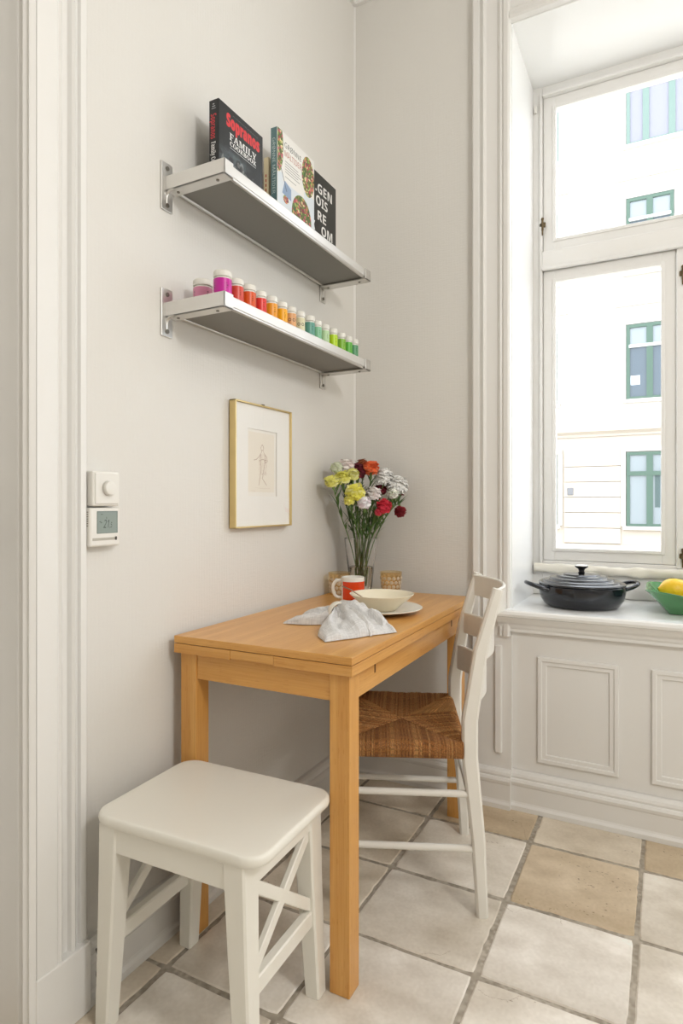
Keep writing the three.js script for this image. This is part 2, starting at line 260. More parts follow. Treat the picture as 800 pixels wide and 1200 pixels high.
    mesh('glass_pane', new THREE.PlaneGeometry(x1 - x0 - 2 * bw + 0.01, y1 - y0 - 2 * bw + 0.01).translate((x0 + x1) / 2, (y0 + y1) / 2, z - 0.02), M.glass, s);
  };
  sash('transom_sash', 0.683, 1.711, 2.153, 2.80, 0.05, zf - 0.008);
  sash('casement', 0.683, 1.175, 0.863, 2.075, 0.05, zf - 0.008);
  sash('casement', 1.219, 1.711, 0.863, 2.075, 0.05, zf - 0.008);
  // dark metal stay hooks
  for (const [x, y] of [[0.684, 2.262], [1.197, 1.972], [1.197, 0.898], [1.711, 2.262]]) mesh('hinge', [rod([x, y - 0.022, zf + 0.012], [x, y + 0.022, zf + 0.012], 0.0045), rbox(x - 0.012, x + 0.012, y - 0.008, y + 0.012, zf + 0.002, zf + 0.012, 0.003), rod([x, y - 0.042, zf + 0.011], [x, y - 0.02, zf + 0.012], 0.003), new THREE.SphereGeometry(0.006, 8, 6).translate(x, y + 0.026, zf + 0.012)], M.brass, w);
  mesh('catch_plate', rbox(0.648, 0.66, 2.74, 2.772, zf - 0.002, zf + 0.01, 0.002), M.plastic, w);
  const w2 = w.clone(); w2.name = 'window_2'; w2.position.x = W2; structure(w2, 'added unseen window farther along the same wall for extra daylight'); scene.add(w2);  // unseen copy of the window, added to let in more daylight
}
{ // crumpled cream draught strip of cloth lying along the bottom of the window
  const r = noise2(131);
  const g = grid(120, 20, (s, t) => { const x = 0.652 + s * 1.09, a = t * Math.PI * 2, k = 0.75 + 0.5 * r(s * 22, t * 5, 22, 5) + 0.25 * r(s * 60, t * 10, 60, 10);
    const cy = 0.836 - 0.006 * Math.sin(s * 5.5), ry = 0.0165 * k, rz = 0.011 * (0.8 + 0.4 * r(s * 14 + 3, t * 5, 14, 5)); return V(x, cy + Math.sin(a) * ry, -0.383 + Math.cos(a) * rz); });
  const clothTex = dataTex(512, 64, (u, v) => { const k = (noiseStrip(u * 30, v * 4, 30, 4) - 0.5) * 26, y = noiseStrip(u * 6, v * 2, 6, 2) * 16; return [clamp(240 + k), clamp(238 + k - y * 0.2), clamp(235 + k - y * 0.9)]; }, true);
  tag(mesh('draught_strip', g, new THREE.MeshStandardMaterial({ map: clothTex, roughness: 0.85 })), 'crumpled cream cloth strip along the bottom rail of the window', 'draught strip');
  function noiseStrip(...a) { return nB(...a); }
}

// ------------------------------------------------------------------ globe of the added fill light (out of view, right of the camera)
{
  const l = group('added_fill_globe', [FILL.x, FILL.y, FILL.z]); tag(l, 'added white globe for the unseen fill light in mid room', 'lamp');
  mesh('globe', new THREE.SphereGeometry(FILL.r, 40, 24), new THREE.MeshStandardMaterial({ color: '#ffffff', emissive: new THREE.Color().setRGB(1, 0.995, 0.985), emissiveIntensity: 1.0 }), l);
  mesh('cap', new THREE.CylinderGeometry(0.03, 0.045, 0.05, 24).translate(0, FILL.r + 0.015, 0), M.steel, l);
  mesh('cord', rod([0, FILL.r + 0.03, 0], [0, RY - FILL.y - 0.02, 0], 0.004), M.trim, l);
  mesh('ceiling_rose', new THREE.CylinderGeometry(0.05, 0.055, 0.03, 24).translate(0, RY - FILL.y - 0.015, 0), M.trim, l);
}

// ------------------------------------------------------------------ outdoors: street and the building opposite
{
  structure(mesh('street_ground', box(-40, 40, -1.7, -1.5, -15.6, -0.46), std('#b9b4ab', 0.9)), 'grey street paving between the buildings');
  const b = group('apartment_building', [0, 0, -15.6]); tag(b, 'cream rendered building with green windows across the street', 'building');
  const cream = std('#c2bdb4', 0.9), cream2 = std('#b3a99b', 0.9), green = std('#40584a', 0.55), greenGlare = std('#62766d', 0.55), barWhite = std('#b9bbb8', 0.6);  // the paler green has glare on the top-floor frames put into its colour
  const paneDark = new THREE.MeshPhysicalMaterial({ color: '#48545c', roughness: 0.08 }), paneLight = new THREE.MeshPhysicalMaterial({ color: '#80888a', roughness: 0.1 }), paneLilac = new THREE.MeshPhysicalMaterial({ color: '#7a7a83', roughness: 0.1 });
  mesh('upper_wall', box(-9, 11, 3.1, 12.9, -0.4, 0), cream, b);
  mesh('lower_wall', box(-9, 11, -1.5, 3.1, -0.4, -0.02), cream2, b);
  mesh('plinth_course', box(-9, 11, -1.5, 0.0, -0.1, 0.06), cream2, b);
  const sc = (y, d) => mould([[0, 0], [0.03, 0.0], [0.05, 0.06], [0.12, 0.1], [d, 0.13], [d, 0.2], [0.02, 0.24], [0, 0.24]], V(11, y, 0), V(0, 0, 1), V(0, 1, 0), 20);
  mesh('string_course', sc(2.9, 0.18), cream2, b);
  mesh('roof_cornice', sc(12.7, 0.3), cream, b);
  // rusticated blocks between the ground floor windows
  for (const [x0, x1] of [[-4.55, -3.0], [-1.34, 0.08], [1.55, 3.0]]) for (let k = 0; k < 6; k++) mesh('block', rbox(x0, x1, 0.44 + k * 0.415 - 0.41, 0.44 + k * 0.415 - 0.012, -0.05, 0.035, 0.012, 1), cream2, b);
  // moulded surrounds and windows
  const win = (x0, x1, y0, y1, style) => {
    const w = group('window', [0, 0, 0], 0, b), f = style === 'pale' ? greenGlare : green, fw = 0.085, bars = [];
    bars.push(box(x0, x0 + fw, y0, y1, 0.0, 0.05), box(x1 - fw, x1, y0, y1, 0.0, 0.05), box(x0 + 0.001, x1 - 0.001, y1 - fw, y1 - 0.001, 0.001, 0.052), box(x0 + 0.001, x1 - 0.001, y0 + 0.001, y0 + fw * 0.8, 0.001, 0.052));
    const cols = style === 'pale' ? [x0 + 0.46, x0 + 1.06] : [(x0 + x1) / 2]; const yt = y1 - (y1 - y0) * (style === 'pale' ? 0.08 : 0.29);
    for (const c of cols) bars.push(box(c - 0.075, c + 0.075, y0 + 0.002, y1 - 0.002, 0.002, 0.055));
    if (style === 'two') mesh('transom_bar', box(x0 + 0.06, x1 - 0.06, yt - 0.04, yt + 0.04, 0.003, 0.07), barWhite, w);
    if (style === 'light') bars.push(box(x0 + 0.002, x1 - 0.002, yt - 0.055, yt + 0.055, 0.003, 0.06));
    mesh('window_frame', bars, f, w);
    const P = (a, c, d, e, m) => mesh('pane', box(a, c, d, e, -0.01, 0.012), m, w);
    const xc = [x0 + fw, ...cols.flatMap((c) => [c - 0.075, c + 0.075]), x1 - fw];
    for (let i = 0; i < xc.length; i += 2) { const m = style === 'pale' ? paneLilac : style === 'light' ? paneLight : paneDark; P(xc[i] - 0.01, xc[i + 1] + 0.01, y0 + 0.05, yt, m); P(xc[i] - 0.01, xc[i + 1] + 0.01, yt, y1 - 0.05, style === 'two' ? paneLight : m); }
    if (style === 'two') P(x0 + 0.1, x0 + 0.32, y0 + 0.38, y0 + 0.62, std('#e8ecee', 0.6));
    if (style === 'light') { mesh('curtain', box((x0 + x1) / 2 + 0.12, (x0 + x1) / 2 + 0.24, y0 + 0.5, yt - 0.06, 0.008, 0.016), std('#4b5a58', 0.9), w); }
    mesh('window_sill', box(x0 - 0.08, x1 + 0.08, y0 - 0.09, y0 - 0.0, -0.05, 0.12), cream, w);
    mesh('surround', [box(x0 - 0.13, x0 - 0.02, y0, y1 + 0.12, -0.03, 0.03), box(x1 + 0.02, x1 + 0.13, y0, y1 + 0.12, -0.03, 0.03), box(x0 - 0.13, x1 + 0.13, y1 + 0.02, y1 + 0.14, -0.03, 0.04)], cream, w);
    if (style === 'two') mesh('lintel_moulding', box(x0 - 0.3, x1 + 0.3, y1 + 0.5, y1 + 0.62, -0.03, 0.08), cream, w);
  };
  for (const x of [-4.42, -2.62, 0.22, 3.1]) { const x0 = x, x1 = x + 1.1; win(x0, x1, 0.5, 2.45, 'light'); win(x0, x1, 3.83, 5.79, 'two'); win(x0, x1, 7.16, 9.1, 'two'); win(x0, x1 + (x > 0 ? 0.5 : 0), 10.5, 12.05, 'pale'); }
  mesh('wall_box', rbox(-1.25, -1.1, 1.33, 1.53, 0, 0.08, 0.01), std('#6f6f70', 0.6), b);
}

// ------------------------------------------------------------------ wall shelves
function wallShelf(y, label) {
  const s = group('wall_shelf', [0, y, 0]); tag(s, label, 'shelf', undefined);
  const z0 = 0.285, z1 = 1.072, D = 0.188;
  // board: steel skin with rolled lower edges and a recessed grey underside
  mesh('board', rbox(0.004, D, 0.004, 0.031, z0, z1, 0.003), M.shelfSkin, s);
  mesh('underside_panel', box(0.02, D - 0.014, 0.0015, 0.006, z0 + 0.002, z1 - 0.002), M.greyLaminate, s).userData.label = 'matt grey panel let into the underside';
  mesh('edge_lip', [rod([0.012, 0.003, z0], [0.012, 0.003, z1], 0.005), rod([D - 0.007, 0.003, z0], [D - 0.007, 0.003, z1], 0.005)], M.steel, s);
  for (const [a, b, out] of [[1.066, 1.106, 1], [0.25, 0.29, -1]]) {
    const br = group('bracket', [0, 0, 0], 0, s);
    const zo = out > 0 ? b - 0.024 : a;               // outer cheek
    mesh('wall_plate', rbox(0.0005, 0.005, -0.056, 0.068, a, b, 0.002), M.steel, br);
    const zin = out > 0 ? [a - 0.012, b - 0.016] : [a + 0.004, b + 0.006];
    mesh('arm', [rbox(0.004, D + 0.005, -0.006, -0.001, zin[0], zin[1], 0.0015), rbox(0.004, D + 0.005, -0.006, 0.033, out > 0 ? zin[1] - 0.004 : zin[0], out > 0 ? zin[1] : zin[0] + 0.004, 0.0015), rbox(D + 0.001, D + 0.005, -0.006, 0.033, zin[0], zin[1], 0.0015)], out > 0 ? M.shelfSkin : M.steel, br);
    mesh('gusset', tube([[0.003, -0.036, (a + b) / 2], [0.005, -0.014, (a + b) / 2], [0.014, -0.005, (a + b) / 2], [0.03, -0.004, (a + b) / 2]], 0.0045, 10, 6), M.steel, br);
    for (const yy of [-0.042, 0.053]) mesh('screw', [new THREE.CylinderGeometry(0.0055, 0.0055, 0.004, 12).rotateZ(Math.PI / 2).translate(0.006, yy, (a + b) / 2)], M.screw, br);
    for (const xx of [0.03, D - 0.03]) mesh('screw', [new THREE.CylinderGeometry(0.004, 0.004, 0.003, 10).translate(xx, -0.007, (zin[0] + zin[1]) / 2)], M.screw, br);
  }
  return s;
}
const S1 = 1.908, S2 = 1.584, SHELF_TOP = 0.031;
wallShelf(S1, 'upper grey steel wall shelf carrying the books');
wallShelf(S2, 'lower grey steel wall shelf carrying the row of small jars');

// ------------------------------------------------------------------ books
function book(name, label, { x, z0, z1, h, t, cover, spine, front, spineTex, edge }) { // x = front face, z1 = spine side
  const y = S1 + SHELF_TOP + 0.0004, b = group(name, [x - t / 2, y, (z0 + z1) / 2]); tag(b, label, 'book', 'books on the upper shelf');
  const w = z1 - z0, cm = std(cover, 0.32), c = 0.0028;
  mesh('pages', box(-t / 2 + c, t / 2 - c, 0.003, h - 0.004, -w / 2 + 0.004, w / 2 - c), M.pageWhite, b);
  mesh('front_board', rbox(t / 2 - c, t / 2, 0, h, -w / 2, w / 2, 0.0012), cm, b); mesh('back_board', rbox(-t / 2, -t / 2 + c, 0, h, -w / 2, w / 2, 0.0012), cm, b);
  mesh('spine', rbox(-t / 2, t / 2, 0, h, w / 2 - c, w / 2, 0.0013), std(spine ?? cover, 0.35), b);
  if (front) mesh('cover_print', new THREE.PlaneGeometry(w - 0.002, h - 0.002).rotateY(Math.PI / 2).translate(t / 2 + 0.0003, h / 2, 0), new THREE.MeshStandardMaterial({ map: front, roughness: 0.3 }), b);
  if (spineTex) mesh('spine_print', new THREE.PlaneGeometry(t - 0.002, h - 0.002).translate(0, h / 2, w / 2 + 0.0003), new THREE.MeshStandardMaterial({ map: spineTex, roughness: 0.35 }), b);
  return b;
}
function textIn(c, txt, x, y, w, h, style, family, fill, thick) { c.save(); c.font = `${style} 100px ${family}`; c.textBaseline = 'alphabetic'; const m = c.measureText(txt).width || 100; c.translate(x, y + h); c.scale(w / m, h / 73); c.fillStyle = fill; c.fillText(txt, 0, 0); if (thick) { c.strokeStyle = fill; c.lineWidth = thick; c.strokeText(txt, 0, 0); } c.restore(); }
{
  const r = rng(17);
  const sop = canvasTex(512, 576, (c, W, H) => {
    c.fillStyle = '#1b1f22'; c.fillRect(0, 0, W, H);
    // printed photograph: soft grey-blue cloud behind dark suited figures
    for (let i = 0; i < 240; i++) { const x = W * (0.02 + 0.6 * r() ), y = H * (0.5 + 0.5 * r()), k = r(); c.fillStyle = `rgba(${120 + 60 * k},${140 + 50 * k},${150 + 50 * k},0.05)`; c.beginPath(); c.ellipse(x, y, 20 + 50 * r(), 12 + 30 * r(), 0, 0, 7); c.fill(); }
    for (let i = 0; i < 90; i++) { const x = W * (0.0 + 0.95 * r()), y = H * (0.58 + 0.42 * r()); c.fillStyle = r() < 0.55 ? 'rgba(20,22,24,0.5)' : 'rgba(205,200,192,0.35)'; c.beginPath(); c.ellipse(x, y, 8 + 16 * r(), 12 + 26 * r(), r(), 0, 7); c.fill(); }
    c.fillStyle = 'rgba(150,160,168,0.8)'; textIn(c, 'AS COMPILED BY ARTIE BUCCO', 150, 34, 300, 7, '', 'sans-serif', 'rgba(165,172,178,0.75)');
    textIn(c, 'Sopranos', 80, 48, 392, 84, 'bold', 'sans-serif', '#d8343b', 9);
    textIn(c, 'FAMILY', 113, 168, 318, 48, 'bold', 'serif', '#f1f1ef');
    textIn(c, 'COOKBOOK', 117, 224, 312, 32, 'bold', 'serif', '#f1f1ef');
    c.fillStyle = '#c9ccce'; c.fillRect(120, 268, 306, 4);
  });
  const sopS = canvasTex(64, 576, (c, W, H) => { c.fillStyle = '#15171a'; c.fillRect(0, 0, W, H); c.fillStyle = '#a9adaf'; c.fillRect(20, 40, 22, 6); c.fillRect(16, 56, 30, 4); c.fillRect(24, 24, 12, 8); c.translate(W, 0); c.rotate(Math.PI / 2);
    textIn(c, 'Sopranos', 92, 14, 170, 40, 'bold', 'sans-serif', '#cf2f38'); textIn(c, 'Family Cookbook', 280, 20, 240, 30, 'bold', 'serif', '#f0efec'); });
  book('cookbook', 'black cookbook with red and white title lettering on the shelf', { x: 0.10, z0: 0.797, z1: 0.997, h: 0.228, t: 0.032, cover: '#181a1d', front: sop, spineTex: sopS });
  book('paperback', 'thin cream book tucked behind the white cookbook with salad pictures', { x: 0.064, z0: 0.535, z1: 0.716, h: 0.222, t: 0.017, cover: '#d8cbaa', spine: '#d9c9a2', spineTex: canvasTex(32, 256, (c, W, H) => { c.fillStyle = '#d9caa6'; c.fillRect(0, 0, W, H); c.fillStyle = '#a8432e'; for (let k = 0; k < 7; k++) c.fillRect(11, 60 + k * 17, 9, 10); }) });
  const salad = (c, x, y, rx, ry, n) => { c.save(); c.beginPath(); c.ellipse(x, y, rx, ry, 0, 0, 7); c.clip(); c.fillStyle = '#5d6e3a'; c.fillRect(x - rx, y - ry, 2 * rx, 2 * ry); const cols = ['#6f8f3c', '#a9bb63', '#b8405a', '#d98a63', '#8d2f48', '#e7d9a8', '#42602b', '#c76a74'];
    for (let i = 0; i < n; i++) { c.fillStyle = cols[Math.floor(r() * cols.length)]; c.beginPath(); c.ellipse(x + (r() - 0.5) * 2 * rx, y + (r() - 0.5) * 2 * ry, 5 + 13 * r(), 4 + 9 * r(), r() * 3, 0, 7); c.fill(); } c.restore(); };
  const gron = canvasTex(512, 704, (c, W, H) => { c.fillStyle = '#f0eee9'; c.fillRect(0, 0, W, H);
    c.fillStyle = '#dfe6ec'; c.fillRect(0, 300, W, 404); c.fillStyle = '#f0eee9'; c.fillRect(70, 290, 290, 60);
    salad(c, 8, 120, 66, 190, 160); salad(c, 420, 165, 92, 152, 240); salad(c, 328, 520, 140, 165, 300); salad(c, 110, 470, 36, 30, 30);
    c.fillStyle = '#8fa5c2'; c.beginPath(); c.moveTo(60, 440); c.lineTo(95, 340); c.lineTo(180, 370); c.lineTo(180, 455); c.closePath(); c.fill(); c.strokeStyle = '#3c4653'; c.lineWidth = 6; c.beginPath(); c.moveTo(40, 260); c.lineTo(120, 410); c.stroke();
    textIn(c, 'GRØNNE', 88, 60, 234, 38, '', 'sans-serif', '#4c4f4c'); textIn(c, 'MÅLTIDER', 88, 120, 234, 42, '', 'sans-serif', '#b4664f');
    c.fillStyle = '#7d7f7c'; for (let k = 0; k < 5; k++) c.fillRect(98, 194 + k * 19, 180 + 40 * ((k * 7) % 3) / 2, 4); c.fillRect(98, 306, 150, 4); });
  const gronS = canvasTex(64, 704, (c, W, H) => { c.fillStyle = '#5d7d80'; c.fillRect(0, 0, W, H); c.translate(W, 0); c.rotate(Math.PI / 2); textIn(c, 'GRØNNE MÅLTIDER', 70, 18, 400, 30, '', 'sans-serif', '#c9d8d6'); });
  book('cookbook', 'white cookbook with salad pictures and teal spine on the shelf', { x: 0.10, z0: 0.50, z1: 0.721, h: 0.303, t: 0.024, cover: '#eceae4', spine: '#5d7d80', front: gron, spineTex: gronS });
  const gen = canvasTex(448, 640, (c, W, H) => { c.fillStyle = '#1f201e'; c.fillRect(0, 0, W, H); const T = (t, x, y, w) => textIn(c, t, x, y, w, 70, 'bold', 'sans-serif', '#f2f1ee');
    T('.GEN', 112, 68, 282); T('OIS', 122, 160, 194); T('RE', 142, 264, 153); T('K', 70, 356, 44); T('OM', 206, 356, 194); });
  book('cookbook', 'matt black book with large white capitals standing beside the white cookbook', { x: 0.068, z0: 0.288, z1: 0.492, h: 0.313, t: 0.022, cover: '#1f201e', front: gen });
}

// ------------------------------------------------------------------ small jars on the lower shelf
{
  const y = S2 + SHELF_TOP + 0.0004;
  const J = [ // x, z, radius, height, colour, label, mark
    [0.06, 1.012, 0.025, 0.072, '#dd8fae', 'pale pink jar with white lid at the end of the lower shelf'],
    [0.15, 1.043, 0.0225, 0.070, '#c8219a', 'magenta jar with white lid beside the pale pink jar'],
    [0.15, 0.986, 0.018, 0.068, '#d4493a', 'brick red jar with white lid between magenta and dark orange jars'],
    [0.15, 0.934, 0.0195, 0.069, '#dc5417', 'dark orange jar with white lid between two red jars'],
    [0.15, 0.879, 0.0165, 0.069, '#e0342a', 'bright red jar with white lid beside the amber jar'],
    [0.15, 0.827, 0.018, 0.070, '#e99b1e', 'amber jar with white lid between bright red and yellow jars'],
    [0.15, 0.773, 0.0165, 0.070, '#f4ad0e', 'golden yellow jar with white lid beside the peach jar'],
    [0.15, 0.724, 0.0165, 0.070, '#dca36c', 'peach jar with round mark and white lid'],
    [0.15, 0.673, 0.0158, 0.070, '#d8d3ae', 'cream jar with round mark and white lid'],
    [0.15, 0.617, 0.0178, 0.072, '#5b9987', 'sea green jar with white lid beside the cream jar'],
    [0.15, 0.567, 0.0145, 0.070, '#85c198', 'mint green jar with white lid beside the sea green jar'],
    [0.15, 0.519, 0.0158, 0.070, '#b5d3a2', 'pale green jar with white lid beside the lime jar'],
    [0.15, 0.461, 0.0158, 0.071, '#b7d911', 'lime green jar with white lid'],
    [0.15, 0.402, 0.0152, 0.071, '#7fb32c', 'grass green jar with white lid beside the lime jar'],
    [0.15, 0.350, 0.0148, 0.072, '#5fb43a', 'vivid green jar with white lid beside the last jar'],
    [0.15, 0.303, 0.0148, 0.073, '#5c9d6f', 'dark green jar with white lid at the corner end of the shelf']];
  const white = std('#eeebe2', 0.35), lidM = std('#e9e6dd', 0.45), r = rng(5);
  for (const [i, [x, z, R, h, col, label]] of J.entries()) {
    const j = group('jar', [x, y, z]); tag(j, label, 'jar', 'small jars on the lower shelf'); const hb = h * 0.76;
    mesh('body', lathe([[0, 0], [R * 0.9, 0], [R, 0.002], [R, hb - 0.005], [R * 0.9, hb - 0.002], [R * 0.9, hb], [0, hb]], 28), white, j);
    const tex = canvasTex(256, 96, (c, W, H) => { c.fillStyle = col; c.fillRect(0, 0, W, H); c.fillStyle = 'rgba(40,30,30,0.75)'; for (let k = 0; k < 8; k++) { const cx = 16 + k * 32; if (i === 7 || i === 8) { c.lineWidth = 4; c.strokeStyle = 'rgba(50,40,40,0.8)'; c.beginPath(); c.arc(cx, 46, 9, 0, 7); c.stroke(); } else if (k % 2) { for (let q = 0; q < 3; q++) c.fillRect(cx - 3 + r() * 3, 26 + q * 13, 3 + r() * 4, 6); } } });
    const lm = new THREE.MeshStandardMaterial({ map: tex, roughness: 0.35 });
    const lo = h * 0.1, hi = hb * 0.9; mesh('colour_band', new THREE.CylinderGeometry(R + 0.0004, R + 0.0004, hi - lo, 28, 1, true).translate(0, (lo + hi) / 2, 0), lm, j);
    const lid = mesh('lid', lathe([[0, hb - 0.0005], [R * 0.98, hb - 0.0005], [R * 1.04, hb + 0.001], [R * 1.04, h - 0.004], [R * 0.9, h - 0.0005], [0, h]], 28), lidM, j);
  }
}

// ------------------------------------------------------------------ framed picture
{
  const f = group('framed_picture', [0, 1.2165, 0.676]); tag(f, 'small etching in a wide white mount and thin gold frame', 'picture');
  const hw = 0.154, hh = 0.1905, d0 = 0.004, d1 = 0.027, t = 0.0052, frame = (z0, z1, y0, y1) => rbox(d0, d1, y0, y1, z0, z1, 0.0015);
  for (const [z0, z1, y0, y1] of [[-hw, -hw + t, -hh, hh], [hw - t, hw, -hh, hh], [-hw, hw, hh - t, hh], [-hw, hw, -hh, -hh + t]]) mesh('frame_bar', frame(z0, z1, y0, y1), M.gold, f);
  mesh('backing', box(0.004, 0.008, -hh + 0.003, hh - 0.003, -hw + 0.003, hw - 0.003), std('#b9a98c', 0.9), f);
  const s = shapeOf([[-hw + 0.004, -hh + 0.004], [hw - 0.004, -hh + 0.004], [hw - 0.004, hh - 0.004], [-hw + 0.004, hh - 0.004]]), h = new THREE.Path();
  const [a0, a1, b0, b1] = [-0.083, 0.074, -0.094, 0.113]; // opening in (shape x = -z)
  h.moveTo(a0, b0); h.lineTo(a0, b1); h.lineTo(a1, b1); h.lineTo(a1, b0); h.closePath(); s.holes.push(h);
  mesh('mount', new THREE.ExtrudeGeometry(s, { depth: 0.002, bevelEnabled: false }).rotateY(Math.PI / 2).translate(0.017, 0, 0), std('#f3f1ec', 0.8), f);
  const tex = canvasTex(384, 512, (c, W, H) => { c.fillStyle = '#f3efe7'; c.fillRect(0, 0, W, H); c.fillStyle = '#efe8db'; c.fillRect(24, 30, W - 60, H - 70);
    const r = rng(8); c.lineCap = 'round'; const pen = (pts, w = 1.6, a = 0.6) => { c.strokeStyle = `rgba(138,98,78,${a * 0.8})`; c.lineWidth = w; c.beginPath(); pts.forEach(([x, y], i) => i ? c.lineTo(x + (r() - 0.5) * 5, y + (r() - 0.5) * 5) : c.moveTo(x, y)); c.stroke(); };
    for (let k = 0; k < 4; k++) { pen([[190, 120], [178, 140], [185, 160], [205, 158], [212, 138], [200, 118], [190, 120]], 1.4); // head
      pen([[192, 160], [176, 190], [170, 240], [182, 280], [176, 330], [160, 380], [150, 420]], 1.6); pen([[206, 160], [226, 190], [232, 230], [220, 280], [206, 330], [196, 370], [230, 400], [250, 418]], 1.6);
      pen([[176, 190], [150, 210], [120, 232], [92, 236]], 1.5); pen([[222, 186], [250, 206], [262, 236], [240, 250], [218, 232]], 1.5); pen([[160, 236], [200, 226], [250, 232]], 1.4); }
    for (let k = 0; k < 260; k++) { const x = 150 + r() * 100, y = 180 + r() * 160; pen([[x, y], [x + 14 * (r() - 0.3), y + 22 * r()]], 1, 0.4); }
    pen([[110, 440], [200, 444], [290, 440]], 1.2, 0.35); pen([[60, 462], [110, 464]], 1.2, 0.5); });
  mesh('etching', new THREE.PlaneGeometry(0.165, 0.215).rotateY(Math.PI / 2).translate(0.0158, 0.0095, 0.0045), new THREE.MeshStandardMaterial({ map: tex, roughness: 0.85 }), f);
  mesh('glass', new THREE.PlaneGeometry(2 * hw - 0.012, 2 * hh - 0.012).rotateY(Math.PI / 2).translate(0.0225, 0, 0), M.glass, f);
  mesh('hook', rbox(0.006, 0.016, hh - 0.002, hh + 0.006, -0.012, 0.0, 0.002), std('#3a332a', 0.5), f);
}

// ------------------------------------------------------------------ wall controls
{
  const a = group('dimmer_switch', [0, 1.094, 1.306]); tag(a, 'white dimmer box with round knob above the thermostat', 'switch');
  mesh('housing', rbox(0.0005, 0.034, 0, 0.078, -0.038, 0.037, 0.004, 3), M.plastic, a);
  mesh('face_plate', rbox(0.033, 0.037, 0.005, 0.073, -0.033, 0.032, 0.002), M.plastic, a);
  mesh('knob', lathe([[0, 0.012], [0.014, 0.0115], [0.0155, 0.009], [0.0165, 0], [0, 0]], 36).rotateZ(-Math.PI / 2).translate(0.037, 0.04, -0.002), M.plastic, a);
  const t = group('thermostat', [0, 1.004, 1.303]); tag(t, 'white digital thermostat with grey display below the dimmer', 'thermostat');
  mesh('housing', rbox(0.0005, 0.028, 0, 0.087, -0.042, 0.042, 0.005, 3), M.plastic, t);
  const lcd = canvasTex(256, 220, (c, W, H) => { c.fillStyle = '#8e9a93'; c.fillRect(0, 0, W, H); c.fillStyle = '#7f8b85'; c.fillRect(0, 0, W, 8); c.fillRect(W - 14, 0, 14, H);
    textIn(c, '21', 70, 84, 80, 84, 'italic', 'sans-serif', '#39443f'); textIn(c, ',5', 152, 110, 30, 56, 'italic', 'sans-serif', '#39443f'); c.fillStyle = '#47524c'; c.fillRect(22, 100, 22, 6); c.fillRect(36, 112, 20, 6); c.fillRect(40, 26, 26, 5); c.fillRect(110, 56, 6, 20); });
  const dsp = mesh('display', rbox(0.0275, 0.0288, 0.029, 0.079, -0.034, 0.024, 0.0006), std('#7d8983', 0.4), t);
  mesh('display_print', new THREE.PlaneGeometry(0.056, 0.048).rotateY(Math.PI / 2).translate(0.0292, 0.054, -0.005), new THREE.MeshStandardMaterial({ map: lcd, roughness: 0.3 }), t);
  mesh('slider_slot', rbox(0.027, 0.0284, 0.0135, 0.0195, -0.03, 0.036, 0.001), std('#b7b2a6', 0.5), t);
  mesh('slider', rbox(0.028, 0.0302, 0.013, 0.021, -0.031, -0.026, 0.001), std('#4a463f', 0.5), t);
  for (let k = 0; k < 7; k++) mesh('vent_slot', box(0.010, 0.022, 0.046 + k * 0.005, 0.0478 + k * 0.005, 0.0415, 0.0424), std('#8f897c', 0.7), t);
}
{ // loose cable stub by the skirting, beside the door plinth
  const c = mesh('cable', [tube([[0.041, 0.128, 1.338], [0.044, 0.1, 1.334], [0.042, 0.07, 1.338], [0.046, 0.05, 1.33], [0.043, 0.02, 1.335], [0.045, 0.006, 1.334]], 0.003, 24, 6), rbox(0.037, 0.048, 0.03, 0.05, 1.326, 1.338, 0.002)], std('#33302b', 0.6)); tag(c, 'short dark cable between the skirting and the door plinth', 'cable');
}

